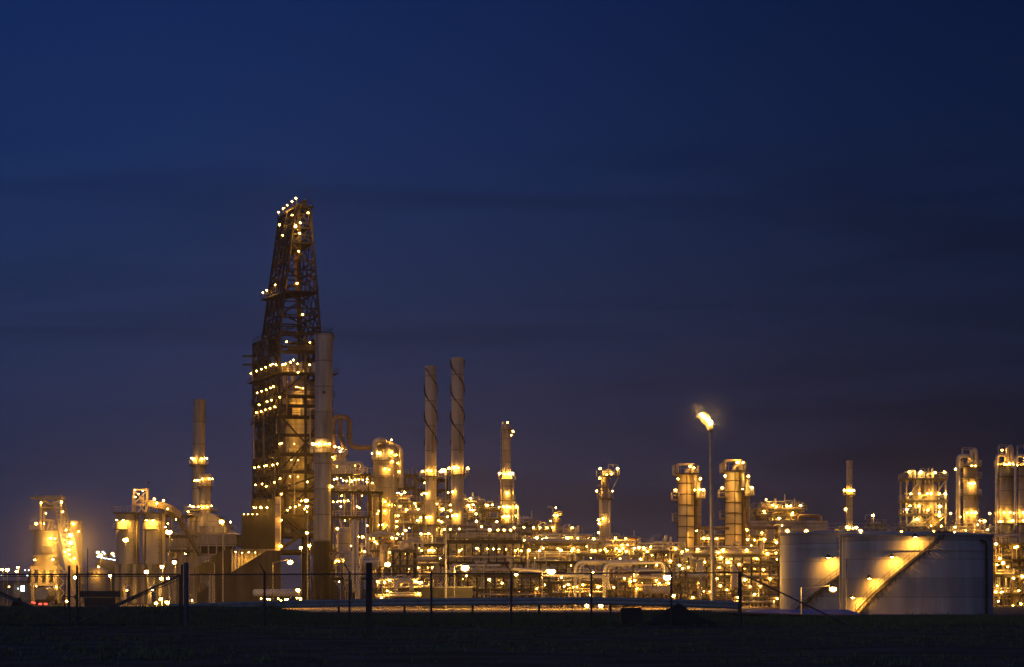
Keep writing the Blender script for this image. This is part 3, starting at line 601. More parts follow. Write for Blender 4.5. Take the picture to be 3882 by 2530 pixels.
# ================================================================ twin silos
Y = 522
for (p0, p1, lb) in ((441, 528, 'tall twin silo on the open-sky side, lit balcony near its top'), (540, 627, 'tall twin silo nearest the boiler house, lit balcony near its top')):
    t = column('storage_silo', lb, 'silo', p0, p1, 1950, 2128, Y, 'silo', (), (), 'flat', None, 'twin silos'); R = S(p1 - p0, Y) / 2; cx = X((p0 + p1) / 2, Y)
    b = MB(); b.lathe([(R * 1.07, GZ + 9.0), (R * 1.07, Z(2128, Y) - .003)], (cx, Y, 0), 28); b.build('base_ring', M['silo'], t)
    for i in range(6):
        a = 2 * PI * i / 6 + .3; b = MB(); b.beam((cx + R * .95 * math.cos(a), Y + R * .95 * math.sin(a), GZ), (cx + R * .95 * math.cos(a), Y + R * .95 * math.sin(a), GZ + 8.99), .8); b.build('leg', M['silo'], t)
    b = MB(); b.lathe([(.8, GZ + 4.2), (R * .8, GZ + 9)], (cx, Y, 0), 20, False); b.build('hopper', M['galv'], t)
    z = Z(2008, Y); pc = (p0 + 25) if p0 < 500 else (p0 + 38); b = MB(); xx = X(pc, Y); b.mm((xx - 1.6, Y - R - 1.3, z - .18), (xx + 1.6, Y - R * .8, z)); pl = b.build('balcony', M['deck'], t)
    b = MB(); b.rail([(xx - 1.6, Y - R, z), (xx - 1.6, Y - R - 1.3, z), (xx + 1.6, Y - R - 1.3, z), (xx + 1.6, Y - R, z)], 1.2, .06, .8); b.build('railing', M['galv'], pl)
    for dx in (-.75, .65): lamp(t, V(xx + dx, Y - R - 1.0, Z(1972, Y)), .46, 0, 'hood')
    b = MB()
    for px in ((p0 + 77, p0 + 84) if p0 < 500 else (p0 + 15, p1 - 10)): x_ = X(px, Y); dy = math.sqrt(max(.1, R * R - (x_ - cx) ** 2)); b.tube((x_, Y - dy - .15, GZ + 9), (x_, Y - dy - .15, Z(1950, Y)), .18, 8)
    b.build('downpipe', M['steel'], t); b = MB(); b.ladder((cx + R * .55, Y - R * .86, GZ + 9), Z(1950, Y), V(1, 0, 0), .5, .07); b.build('ladder', M['dark'], t)
    lamps_px(t, [(p0 + 40, 2238)], Y - R - 1, .3)
t = thing('silo_head_house', 'roof deck and open headframe bridging the tops of the twin silos', 'headframe', (X(535, Y), Y, Z(1950, Y)))
b = MB(); b.mm((X(438, Y), Y - 3.5, Z(1950, Y) + .005), (X(632, Y), Y + 3.5, Z(1946, Y) + .1)); p_ = b.build('deck', M['deck'], t)
b = MB(); z = Z(1946, Y) + .1; b.rail([(X(438, Y), Y + 3.4, z), (X(438, Y), Y - 3.4, z), (X(632, Y), Y - 3.4, z), (X(632, Y), Y + 3.4, z)], 1.3, .07, 1.6); b.build('railing', M['galv'], p_)
b = MB()
for px in (508, 559):
    for y in (Y - 2, Y + 2): b.beam(V(X(px, Y), y, z), P(px, 1856, y), .4)
for py in (1857, 1913): b.beam(P(505, py, Y - 2), P(564, py, Y - 2), .4); b.beam(P(505, py, Y + 2), P(564, py, Y + 2), .4)
b.beam(P(508, 1860, Y - 2), P(559, 1910, Y - 2), .2); b.beam(P(559, 1860, Y - 2), P(508, 1910, Y - 2), .2); b.beam(P(520, 1945, Y - 2), P(546, 1915, Y - 2), .3); b.beam(P(552, 1945, Y - 2), P(530, 1915, Y - 2), .3)
b.build('headframe', M['silo'], t); b = MB(); b.add([P(530, 1890, Y - 1), P(548, 1878, Y - 1), P(546, 1908, Y - 1), P(530, 1908, Y - 1), P(530, 1890, Y + 1), P(548, 1878, Y + 1), P(546, 1908, Y + 1), P(530, 1908, Y + 1)], [(0, 1, 2, 3), (7, 6, 5, 4), (0, 4, 5, 1), (1, 5, 6, 2), (2, 6, 7, 3), (3, 7, 4, 0)]); b.build('hopper', M['silo'], t)
b = MB(); b.tube(P(563, 1856, Y), P(563, 1826, Y), .06, 5); b.add([P(558, 1826, Y), P(572, 1832, Y), P(560, 1834, Y)], [(0, 1, 2)]); b.build('flag_mast', M['dark'], t)
b = MB(); pts = [P(562, 1908, Y - .5), P(600, 1915, Y - .5), P(640, 1930, Y + 2), P(672, 1955, Y + 6)]
for p, q in zip(pts[:-1], pts[1:]): b.beam(p, q, 2.0, 1.5)
b.build('conveyor_gallery', M['silo'], t)
b = MB(); b.beam(P(668, 1950, Y + 5), P(760, 2105, Y + 10), .8, .8); b.build('conveyor_leg', M['steel'], t)
lamps_px(t, [(511, 1858, .16), (541, 1861, .18), (525, 1873, .14), (513, 1885, .16), (595, 1909, .34), (636, 1930), (637, 1986), (627, 1999)], Y - 3.2, .24)
lamp(t, P(620, 1898, Y - 2.6), .34, 0, 'wall')
lamp(t, P(585, 1893, Y - 4.5), .34, 0, 'wall')
# steelwork between twin silos and boiler house
frame('transfer_tower', 'open steel transfer tower with cross braces between twin silos and boiler house', 'steel tower', 634, 724, (1953, 2030, 2085), 540, 8, 2, 1, 'silo', 'deck', True, 2, 6, 6, 11, True)
# ================================================================ boiler house with two stacks
Y = 615
t = thing('boiler_house', 'pale clad boiler house with sloped roof beneath the plain tapering chimney', 'boiler house', (X(790, Y), Y, GZ))
b = MB(); b.prism([(X(a, Y), Z(c, Y)) for a, c in ((727, 2030), (727, 1948), (820, 1951), (858, 1978), (872, 2008), (872, 2030))], Y - 8, Y + 8); b.build('upper_wall', M['shell'], t)
b = MB(); b.mm((X(650, Y), Y - 10, Z(2072, Y)), (X(913, Y), Y + 10, Z(2028, Y) + .01)); b.build('middle_wall', M['shell'], t)
b = MB(); b.add([P(640, 2029, Y - 10), P(913, 2028, Y - 10), P(872, 2006, Y + 2), P(700, 2006, Y + 2), P(640, 2029, Y + 10), P(913, 2028, Y + 10)], [(0, 1, 2, 3), (1, 5, 2), (0, 3, 4), (3, 2, 5, 4)]); b.build('roof', M['clad'], t)
b = MB(); b.mm((X(655, Y), Y - 9, GZ), (X(870, Y), Y + 9, Z(2104, Y))); b.build('lower_wall', M['shell'], t)
b = MB(); b.mm((X(650, Y), Y - 6, Z(2104, Y) + .003), (X(880, Y), Y + 8, Z(2072, Y) - .003)); b.build('louvre_band', M['darkclad'], t)
b = MB()
for k in range(9):
    x = X(660 + 30 * k, Y); b.beam((x, Y - 10.4, GZ), (x, Y - 10.4, Z(2030, Y)), .3)
for k in range(8): b.beam((X(660 + 30 * k, Y), Y - 10.4, Z(2070, Y)), (X(690 + 30 * k, Y), Y - 10.4, Z(2032, Y)), .2)
for py in (2000, 2030, 2072, 2104): b.beam((X(655, Y), Y - 10.4, Z(py, Y)), (X(913, Y), Y - 10.4, Z(py, Y)), .28)
for px in (736, 780, 829): b.beam((X(px, Y), Y - 10.4, Z(2030, Y)), (X(px, Y), Y - 10.4, Z(2000, Y)), .3)
for a, c in ((736, 780), (780, 829)): b.beam((X(a, Y), Y - 10.4, Z(2028, Y)), (X(c, Y), Y - 10.4, Z(2002, Y)), .2); b.beam((X(c, Y), Y - 10.4, Z(2028, Y)), (X(a, Y), Y - 10.4, Z(2002, Y)), .2)
b.build('outer_framing', M['silo'], t)
b = MB(); b.mm((X(715, Y), Y - 9, Z(1940, Y)), (X(815, Y), Y + 5, Z(1937, Y))); pl = b.build('stack_deck', M['deck'], t)
b = MB(); z = Z(1937, Y); b.rail([(X(715, Y), Y + 5, z), (X(715, Y), Y - 9, z), (X(815, Y), Y - 9, z), (X(815, Y), Y + 5, z)], 1.2, .07, 1.6); b.build('railing', M['galv'], pl)
lamps_px(t, [(733, 1922, .3), (752, 1922), (768, 1922, .3), (787, 1922, .3), (721, 1918), (802, 1918), (713, 1940), (874, 1980, .3), (706, 2046, .38), (722, 2044)], Y - 9.4, .26)
lamps_px(t, [(710, 2180, .3), (660, 2120), (692, 2293, .3), (725, 2277, .42, 'flood'), (755, 2288, .42, 'flood'), (724, 2255), (851, 2288, .36)], Y - 62, .25)
column('chimney', 'plain tapering chimney with one lit ring platform above the boiler house', 'chimney', 732, 779, 1515, 1940, 622, 'stackpale', [(1762, 12)], [(725, 1738), (737, 1742, .3), (769, 1742, .3), (784, 1738)], 'open', (727, 776), None, .3)
column('chimney', 'short stubby chimney with lit ring platform beside the plain chimney', 'chimney', 756, 799, 1798, 2000, 608, 'stackpale', [(1845, 9)], [(738, 1822), (748, 1821, .3), (771, 1818, .3), (795, 1816, .3), (804, 1816)], 'open', None, None, .3)
# ================================================================ coke pit
t = thing('coke_pit', 'dark sloping concrete walls of the coke pit in front of the derrick tower', 'coke pit', (X(900, 540), 540, GZ))
b = MB(); Y = 520; b.prism([(X(a, Y), Z(c, Y)) for a, c in ((748, 2249), (1010, 2089), (1064, 2087), (1064, 2310), (748, 2310))], Y, Y + 1); b.build('sloped_wall', M['sooty'], t)
b = MB(); Y = 560; b.prism([(X(a, Y), Z(c, Y)) for a, c in ((735, 2156), (842, 2087), (876, 2082), (876, 2310), (735, 2310))], Y, Y + 1); b.build('sloped_wall', M['sooty'], t)
b = MB(); Y = 578; b.mm((X(876, 560) + .003, Y, GZ), (X(1060, Y), Y + 1, Z(2082, Y)))
for k in range(14): x = X(880 + 13 * k, Y); b.mm((x - .3, Y - .4, GZ), (x + .3, Y - .002, Z(2084, Y)))
b.build('back_wall', M['concrete'], t)
b = MB(); b.path(arc([P(772, 2180, 535), P(772, 2205, 535), P(858, 2300, 535)], 1), .9, 10); b.build('chute', M['silo'], t)
b = MB()
for px in (795, 806): b.beam(P(px, 2175, 518), V(X(px, 518), 518, GZ), .4)
b.build('support', M['silo'], t)
for px, py in ((893, 2092), (918, 2094), (943, 2093), (968, 2094)): lamp(t, P(px, py, 574.5), .3, 0, 'hood')
lamps_px(t, [(990, 2270), (1015, 2272), (1022, 2273), (1055, 2270), (1082, 2274), (1090, 2273), (1126, 2268), (1138, 2271, .4), (1066, 2278)], 505, .24)
# clad enclosure at the foot of the derrick tower
Y = 582; t = thing('clad_enclosure', 'ribbed dark enclosure with bright floodlit top edge beside the derrick tower', 'enclosure', (X(980, Y), Y, GZ))
b = MB(); b.mm((X(916, Y), Y, GZ), (X(1045, Y), Y + 6, Z(1946, Y)))
for k in range(16): x = X(920 + 8.1 * k, Y); b.mm((x - .16, Y - .25, GZ), (x + .16, Y - .002, Z(1946, Y)))
b.build('wall', M['darkclad'], t)
b = MB(); b.mm((X(951, Y), Y + 1, Z(1946, Y) + .003), (X(1045, Y), Y + 5, Z(1890, Y)))
for k in range(9): x = X(955 + 10 * k, Y); b.mm((x - .25, Y + .7, Z(1946, Y) + .003), (x + .25, Y + .998, Z(1890, Y)))
b.build('upper_wall', M['darkclad'], t)
lamps_px(t, [(963, 1925, .28), (971, 1926, .2), (989, 1924, .42), (1012, 1925, .3), (1045, 1922, .2)], Y - 3.2, .2)
for px in (925, 940, 957, 975): lamp(t, P(px, 1950, Y - 1.4), .2, 0, 'dim')
b = MB(); Y = 566; b.mm((X(1043, Y), Y, Z(2090, Y)), (X(1062, Y), Y + 2, Z(1884, Y))); b.mm((X(1046, Y), Y + .3, GZ), (X(1059, Y), Y + 1.7, Z(2090, Y) - .003))
t2 = thing('hoist_shaft', 'narrow pale hoist shaft rising beside the derrick tower corner', 'shaft', (X(1052, Y), Y, GZ)); b.build('shaft_wall', M['shell'], t2); lamps_px(t2, [(1065, 2071, .4), (1066, 1972), (1066, 1874)], Y - 1, .3)
# ================================================================ derrick tower (coker)
C0 = V(X(1060, 590), 590, 0); ang = math.radians(18); U = V(math.cos(ang), math.sin(ang), 0); W = V(-math.sin(ang), math.cos(ang), 0)
LU, LW = 13.6, 33.0
def K(a, bb, z): return C0 + U * a + W * bb + V(0, 0, z)
def KZ(py): return Z(py, 590)
t = thing('derrick_tower', 'huge dark lattice derrick tower over floodlit coke drums', 'derrick tower', K(LU / 2, LW / 2, GZ))
levels = [1255, 1328, 1412, 1497, 1532, 1575, 1643, 1717, 1783, 1855, 1950, 2020, 2085]
zs = [KZ(p) for p in levels]; ztop = zs[0]
na, nb = 2, 5
for i in range(na + 1):
    for j in range(nb + 1):
        if 0 < i < na and 0 < j < nb: continue
        b = MB(); p = K(LU * i / na, LW * j / nb, 0); b.beam(V(p.x, p.y, GZ), V(p.x, p.y, ztop), .62); b.build('column', M['dark'], t)
wide = {1412: 1.6, 1497: .9, 1575: 1.0, 1855: .8, 1717: .5}
for p, z in zip(levels, zs):
    e = wide.get(p, .3); b = MB()
    def slab(a0, a1, b0, b1, h, zz):
        q = [K(a0, b0, zz), K(a1, b0, zz), K(a1, b1, zz), K(a0, b1, zz)]; b.add([v - V(0, 0, h) for v in q] + q, [(0, 3, 2, 1), (4, 5, 6, 7), (0, 1, 5, 4), (1, 2, 6, 5), (2, 3, 7, 6), (3, 0, 4, 7)])
    slab(-e, LU + e, -e, 1.2, .16, z); slab(-e, 1.6, 1.2, LW + e, .16, z); slab(LU - 1.2, LU + e, 1.2, LW + e, .16, z)
    for a0, b0, a1, b1 in ((0, 0, LU, 0), (0, 0, 0, LW), (LU, 0, LU, LW), (0, LW, LU, LW)): b.beam(K(a0, b0, z - .5), K(a1, b1, z - .5), .35, .7)
    d = b.build('deck', M['dark'], t)
    b = MB(); b.rail([K(-e, LW, z), K(-e, -e, z), K(LU + e, -e, z), K(LU + e, LW, z)], 1.2, .08, 2.2); b.build('railing', M['dark'], d)
b = MB(); rr = random.Random(4)
for (za, zc) in zip([GZ] + zs[::-1][:-1], zs[::-1]):
    for j in range(nb):
        if rr.random() < .95: b.beam(K(0, LW * j / nb, za), K(0, LW * (j + 1) / nb, zc), .3)
        if rr.random() < .6: b.beam(K(0, LW * (j + 1) / nb, za), K(0, LW * j / nb, zc), .3)
    for j in range(nb): b.beam(K(LU, LW * j / nb, za), K(LU, LW * (j + 1) / nb, zc), .3)
for a_, c_, p0, p1 in ((0, LU, 1575, 1783), (LU, 0, 1575, 1783), (0, LU / 2, 1497, 1412), (LU, 0, 1783, 1855), (0, LU, 1855, 1497 + 10), (0, LU, 1950, 1783), (0, LU, 1255, 1328), (LU, 0, 2085, 1950), (0, LU, 2085, 1950)):
    b.beam(K(a_, -.1, KZ(p0)), K(c_, -.1, KZ(p1)), .42)
for a_, c_ in ((0, LU), (LU, 0)): b.beam(K(a_, -.1, KZ(1950)), K(c_, -.1, KZ(2085)), .8); b.beam(K(a_, -.3, KZ(1860)), K(c_, -.3, KZ(1945)), .5)
b.build('bracing', M['dark'], t)
# derrick legs and lattice
tb = [(0, 0), (10.7, 0), (10.7, 21), (0, 21)]; tt = [(4.9, 3), (8.8, 3), (8.8, 23), (4.9, 23)]; zd0, zd1 = zs[0], KZ(775)
def DL(i, f): a0, b0 = tb[i]; a1, b1 = tt[i]; return K(a0 + (a1 - a0) * f, b0 + (b1 - b0) * f, zd0 + (zd1 - zd0) * f)
for i in range(4): b = MB(); b.beam(DL(i, 0), DL(i, 1), .55); b.build('derrick_leg', M['dark'], t)
for f0, f1 in ((.5, .5), (.25, .25), (.75, .75)):
    b = MB(); p0 = K(0, 21 * f0, zd0); p1 = K(4.9, 3 + 20 * f0, zd1); b.beam(p0, p1, .4); b.build('derrick_leg', M['dark'], t)
dl = [1237, 1192, 1165, 1100, 1041, 1016, 982, 912, 880, 853, 835, 800, 775]; ff = [(KZ(p) - zd0) / (zd1 - zd0) for p in dl]
b = MB()
for f in ff:
    for i in range(4): b.beam(DL(i, f), DL((i + 1) % 4, f), .36)
ms = [0] + [ff[i] for i in (1, 3, 5, 7, 9, 12)]
for f0, f1 in zip(ms[:-1], ms[1:]):
    for i in range(4):
        if i % 2 == 0: b.beam(DL(i, f0), DL((i + 1) % 4, f1), .28); b.beam(DL((i + 1) % 4, f0), DL(i, f1), .28)
        else:
            j = (i + 1) % 4
            for g0, g1 in ((0, .25), (.25, .5), (.5, .75), (.75, 1)):
                b.beam(DL(i, f0).lerp(DL(j, f0), g0), DL(i, f1).lerp(DL(j, f1), g1), .24); b.beam(DL(i, f0).lerp(DL(j, f0), g1), DL(i, f1).lerp(DL(j, f1), g0), .24)
b.build('derrick_lattice', M['dark'], t)
b = MB(); b.beam(K(5.8, 3, zs[2]), K(5.8, 3, KZ(760)), .9); b.build('drill_mast', M['dark'], t)
b = MB(); b.beam(K(8.6, 15, zs[0]), K(7, 15, KZ(790)), .8); b.build('drill_mast', M['rust'], t)
b = MB(); z = KZ(772)
for a_ in (4.9, 9): b.beam(K(a_, 2, z), K(a_, 24, z), .7)
for j in range(6): b.beam(K(4.9, 3 + 4 * j, z), K(9, 3 + 4 * j, z), .5)
b.rail([K(4.5, 24, z + .4), K(4.5, 3, z + .4), K(9.4, 3, z + .4)], 1.3, .1, 2.5); b.beam(K(8.6, 3, z), K(8.6, 3, z + 5.4), .12); b.beam(K(7.4, 3, z), K(7.4, 3, z + 5), .12); b.box(K(7.2, 3.5, z + 1), (1.2, 1.2, 1.4), ang)
b.build('crown_deck', M['dark'], t)
b = MB(); z = KZ(1100)
q = [K(1.4, 0, z), K(10.2, 0, z), K(10.2, 5, z), K(2.2, 20, z), K(-.6, 20, z)]
b.add(q + [v - V(0, 0, .4) for v in q], [(0, 1, 2, 3, 4), (9, 8, 7, 6, 5)] + [(i, i + 5, (i + 1) % 5 + 5, (i + 1) % 5) for i in range(5)]); pl = b.build('derrick_platform', M['dark'], t)
b = MB(); b.rail([q[2], q[1], q[0], q[4], q[3]], 1.4, .09, 2.2); b.build('railing', M['dark'], pl)
for z_, a_, bb in ((853, 5, 3), (912, 4.6, 3)):
    b = MB(); z = KZ(z_); f = (z - zd0) / (zd1 - zd0); q = [DL(i, f) for i in range(4)]; b.add(q + [v - V(0, 0, .3) for v in q], [(0, 1, 2, 3), (7, 6, 5, 4)] + [(i, i + 4, (i + 1) % 4 + 4, (i + 1) % 4) for i in range(4)])
    b.rail([q[3], q[0], q[1]], 1.3, .09, 2.2); b.build('derrick_platform', M['dark'], t)
for k, (py, ln) in enumerate(((1294, 21), (1328, 20))): b = MB(); b.beam(K(0, LW * .9, KZ(py) - 1), K(0, LW * .9, KZ(py) - 1) - V(3.6, 0, 0), .5); b.build('outrigger_beam', M['dark'], t)
# coke drums inside the tower: things of their own
for j, bb in enumerate((7.2, 17.0, 26.5)):
    lb = ('floodlit coke drum behind the front braces of the derrick tower', 'coke drum in the middle of the derrick tower, half hidden by the near drum', 'coke drum deepest inside the derrick tower')[j]
    c = K(7.3, bb, 0); R = 4.5; d = thing('coke_drum', lb, 'drum', (c.x, c.y, KZ(1960)), 'coke drums'); b = MB(); z0, z1 = KZ(1950), KZ(1430)
    b.lathe([(1.2, z0 - 4), (R, z0 + 1.5), (R, z1 - 2), (R * .8, z1 - .6), (R * .4, z1), (.6, z1 + .6)], (c.x, c.y, 0), 32); b.build('shell', M['shell'], d)
    b = MB(); b.tube((c.x, c.y, z1 + .3), (c.x, c.y, z1 + 5), .7, 12); b.build('top_nozzle', M['pipe'], d)
    b = MB()
    for py in (1497, 1575, 1717, 1783, 1855): b.ring((c.x, c.y, 0), R, R + .5, KZ(py) + .2, KZ(py) + .6, 28)
    b.build('stiffener_ring', M['steel'], d)
def PK(px, py, yo): return P(px, py, yo)
for px, py in ((1124, 1466), (1148, 1472), (1135, 1468), (1119, 1543), (1089, 1603), (1105, 1743), (1130, 1745), (1155, 1743), (1085, 1746), (1100, 1806), (1130, 1806), (1155, 1808), (1080, 1810), (1110, 1855 + 22), (1112, 1505), (1090, 1681), (1115, 1683)):
    lamp(t, P(px, py, 592.0), .21 if py not in (1603, 1543) else .30, 0, 'hood')
ladd = [(1061, 1506), (1061, 1684), (1068, 1681), (1062, 1815), (1067, 1873), (1165, 1828), (1142, 1899), (1130, 1412), (1112, 1366), (1101, 1374), (1128, 1380), (1081, 1381), (1174, 1383), (1086, 1296), (1175, 1298), (1119, 1922), (1165, 1300 + 640), (1090, 1935), (1155, 1930), (1135, 1915), (1100, 1925)]
for px, py in ladd: lamp(t, P(px, py, 588.6), .27, 1.5 if py < 1420 else 0, 'weak')
side = [(951, 1417), (973, 1407), (991, 1400), (1007, 1393), (1025, 1385), (1034, 1381), (975, 1490), (992, 1484), (1009, 1478), (1026, 1471), (1036, 1466), (982, 1535), (1013, 1523), (1029, 1518), (972, 1565), (990, 1560), (1006, 1554), (1024, 1549), (1042, 1543), (966, 1774), (981, 1771), (1003, 1767), (1010, 1766), (1034, 1763), (1051, 1759), (969, 1839), (993, 1835), (1040, 1829), (1010, 1845)]
def on_side(px, py):
    # meet the tower's long side plane a = -1.2
    k = (px - CX) / F; n = U; c = C0 - U * 1.2; Yy = (c.x * n.x + c.y * n.y) / (k * n.x + n.y); return P(px, py, Yy)
for px, py in side: lamp(t, on_side(px, py), .27, 0, 'weak')
top = [(1056, 805), (1073, 791), (1089, 778), (1107, 764), (1122, 752), (1168, 807), (1107, 816), (1059, 853), (1138, 845), (1136, 885), (1132, 953), (1088, 987), (1072, 893), (1066, 1067), (1044, 1081), (1011, 1101), (997, 1110), (1126, 1075), (1147, 1193)]
for px, py in top: lamp(t, P(px, py, 592 if px > 1100 else 604), .30, 1.5)
lamp(t, P(1120, 858, 590), .46, 0, 'flood'); lamp(t, P(1072, 1383, 588), .3); lamp(t, P(1046, 1383, 592), .3)
for k in range(26):                               # risers and lines on the tower
    rr = random.Random(100 + k); a_, bb = (rr.uniform(0, LU), -.5) if k < 12 else (-.6, rr.uniform(0, LW)); i = rr.randrange(1, 9); j = i + rr.randrange(1, 4)
    b = MB(); z0, z1 = zs[min(j, 12)], zs[i]; b.path(arc([K(a_, bb, z0), K(a_, bb, z1 - 1), K(a_ + (rr.uniform(-2, 2) if k < 12 else 0), bb + (0 if k < 12 else rr.uniform(-3, 3)), z1 - 1)], .6, 3), rr.choice((.12, .18, .26)), 7); b.build('pipe', M[rr.choice(('pipe', 'pipe_brown', 'steel'))], t)
for j in range(2 * nb):                           # stair flights and inner posts make the long side dense
    for i in range(1, len(zs)):
        rr2 = random.Random(j * 31 + i)
        b0 = LW * (j + .5) / (2 * nb)
        if rr2.random() < .55: b = MB(); b.beam(K(1.0, b0, zs[i]), K(1.0, b0, zs[i - 1] - .6), .26); b.build('inner_post', M['dark'], t)
        if rr2.random() < .35: b = MB(); b.beam(K(.6, b0 - 1.6, zs[i]), K(.6, b0 + 1.6, zs[i - 1]), .9, .12); b.build('stair', M['dark'], t)
        if rr2.random() < .22: b = MB(); h_ = (zs[i - 1] - zs[i]) * rr2.uniform(.3, .7); q0 = K(1.4, b0, zs[i] + h_ / 2); b.box(q0, (1.2, 1.8, h_), ang); b.build('cabinet', M['steel'], t)
for i in range(2, 12):                            # kit standing along the front decks
    rr2 = random.Random(500 + i); z = zs[i]
    for k in range(3):
        a_ = rr2.uniform(.8, LU - .8); b = MB(); h_ = rr2.uniform(.8, 2.2)
        if rr2.random() < .5: b.box(K(a_, .3, z + h_ / 2 + .01), (rr2.uniform(.6, 1.6), .9, h_), ang)
        else: b.lathe([(.45, 0), (.45, h_), (.2, h_ + .3)], K(a_, .3, z + .01), 10)
        b.build('deck_equipment', M[rr2.choice(('steel', 'dark', 'galv'))], t)
for k in range(7):                                # machinery on the switch deck
    rr = random.Random(60 + k); a_ = 2.5 + 1.7 * k; b = MB(); z = zs[2]; b.lathe([(.7, 0), (.7, 1.6), (.35, 2.2), (.35, 3.0)], K(a_, 1.5, z), 12); b.build('switch_valve', M['galv'], t)
b = MB(); z = zs[1]; b.mm(K(2.2, 0, z + .1) - V(0, .3, 0), K(11, 0, z + .1) + V(0, 1.5, 1.2)); b.mm(K(2.2, 0, z + 1.9) - V(0, .3, 0), K(11, 0, z + 1.9) + V(0, 1.2, .35)); b.build('winch_house', M['dark'], t)
# ================================================================ big stack in front of the tower
Y = 540
t = column('big_chimney', 'thick grey chimney with capped rim standing in front of the derrick tower', 'chimney', 1196, 1263, 1270, 2052, Y, 'stack', [(1718, 14)], [(1186, 1684, .42), (1200, 1686, .34), (1213, 1686, .34), (1237, 1686, .34), (1252, 1686, .34)], 'flat', (1189, 1253), None, .9, 40)
b = MB(); c = X(1229.5, Y); R = S(67, Y) / 2; b.ring((c, Y, 0), R * .9, R * 1.17, Z(1290, Y), Z(1268, Y), 40); b.build('rim', M['stack'], t)
b = MB(); c = X(1220, Y); R = S(69, Y) / 2; b.lathe([(R, GZ), (R, Z(2053, Y))], (c, Y, 0), 40); b.build('base_sleeve', M['darkclad'], t)
b = MB(); b.ring((X(1224, Y), Y, 0), S(32, Y), S(34.5, Y), Z(1700, Y), Z(1692, Y), 40); b.build('band', M['steel'], t)
b = MB(); b.mm((X(1226, Y) , Y - S(34, Y) - .1, Z(1495, Y)), (X(1236, Y), Y - S(33, Y) + .3, Z(1486, Y))); b.build('inspection_door', M['dark'], t)
lamps_px(t, [(1258, 1845, .34)], Y - 1, .26)
# vapour pipes behind the chimney
t = thing('vapour_pipe', 'fat brown vapour pipe arching over and running level to the domed column', 'pipe', (X(1300, 585), 585, Z(1700, 585)))
Y = 585; b = MB(); b.path(arc([P(1262, 1740, Y), P(1262, 1580, Y), P(1325, 1580, Y), P(1325, 1697, Y), P(1462, 1697, Y)], 2.2, 8), S(10, Y), 16); b.build('pipe', M['pipe_brown'], t)
b = MB(); b.path(arc([P(1290, 1592, Y), P(1290, 1660, Y), P(1308, 1700, Y - 3)], 1.5), S(9, Y), 14); b.build('pipe', M['pipe_brown'], t)
b = MB(); b.ring(P(1282, 0, Y) * 1 - V(0, 0, 0) - V(0, 0, Z(0, Y)), 0.5, 3.2, Z(1725, Y), Z(1723, Y), 20); b.mm((X(1262, Y), Y - 2, Z(1650, Y)), (X(1332, Y), Y + 1, Z(1648, Y))); b.build('platform', M['deck'], t)
lamps_px(t, [(1270, 1694, .4), (1285, 1697, .3), (1296, 1703)], Y - 3, .26)
column('vapour_drum', 'round drum with a lit railing just behind the thick chimney', 'drum', 1258, 1312, 1722, 1800, 580, 'shell', [(1722, 7)], [(1262, 1735), (1290, 1712, .3)], 'flat')
# ================================================================ condenser structure right of the thick chimney
frame('condenser_structure', 'dark decked condenser structure between thick chimney and domed column', 'steel structure', 1268, 1398, (1797, 1862, 1957, 2082), 572, 10, 3, 1, 'dark', 'dark', True, 1, 10, 16, 21)
frame('condenser_wing', 'narrow cantilevered deck ending beside the domed column', 'steel structure', 1398, 1440, (1863,), 574, 6, 1, 1, 'dark', 'dark', True, 0, 3, 2, 22, vx=False)
Y = 570; t = thing('header_loop', 'shiny hairpin header pipe above the condenser structure', 'pipe', (X(1320, Y), Y, Z(1797, Y)))
b = MB(); b.path(arc([P(1262, 1755, Y), P(1375, 1755, Y), P(1375, 1792, Y), P(1338, 1796, Y)], 1.2, 8), .42, 12); b.build('pipe', M['pipe'], t)
for px in (1293, 1315, 1337): b = MB(); b.path(arc([P(px - 10, 1796, Y), P(px - 10, 1765, Y), P(px + 6, 1765, Y), P(px + 6, 1796, Y)], .6), .3, 10); b.build('pipe', M['pipe'], t)
for px0, px1, py, lb in ((1275, 1318, 1846, 'small lit exchanger on the upper deck of the condenser structure, chimney side'), (1332, 1385, 1848, 'small lit exchanger on the upper deck of the condenser structure, domed column side')): drum(lb, px0, px1, py - 8, py + 8, 569, 'shell', 'heat_exchanger', cat='exchanger')
# domed column
Y = 588
t = column('domed_column', 'broad domed column ringed with lights and topped by a bent pipe', 'column', 1414, 1508, 1672, 2120, Y, 'shell', [(1748, 5), (1813, 6), (1925, 5), (2010, 6), (2070, 5)],
   [(1425, 1716, .26), (1441, 1722, .34), (1488, 1718, .3), (1410, 1720), (1504, 1727), (1490, 1752, .34), (1508, 1756), (1462, 1782, .34), (1478, 1784), (1513, 1788), (1446, 1902, .34), (1462, 1905), (1480, 1917, .3), (1496, 1917), (1455, 1992, .34), (1440, 1992), (1470, 1994), (1440, 1940, .3), (1462, 1940, .3), (1432, 1950)], 'dome', None, None, -.5)
lamps_px(t, [(1425, 1667, .28, None, 1.5), (1484, 1668, .28, None, 1.5)], Y - 1)
overhead(t, [P(1421, 1740, Y - 3.2), P(1421, 1672, Y - 3.2), P(1450, 1665, Y - 3), P(1466, 1690, Y - 1)], .75, 'pipe', 'overhead_pipe', 1.8)
overhead(t, [P(1462, 1680, Y), P(1462, 1697, Y + 1), P(1517, 1694, Y + 1), P(1517, 1850, Y + 1)], S(14, Y), 'pipe', 'overhead_pipe', 2.2)
for px in (1480, 1492, 1410): overhead(t, [P(px, 1800, Y - 4), P(px, 2120, Y - 4)], .22)
b = MB(); b.tube(P(1446, 1672, Y), P(1446, 1650, Y), .06, 5); b.build('vent_mast', M['dark'], t)
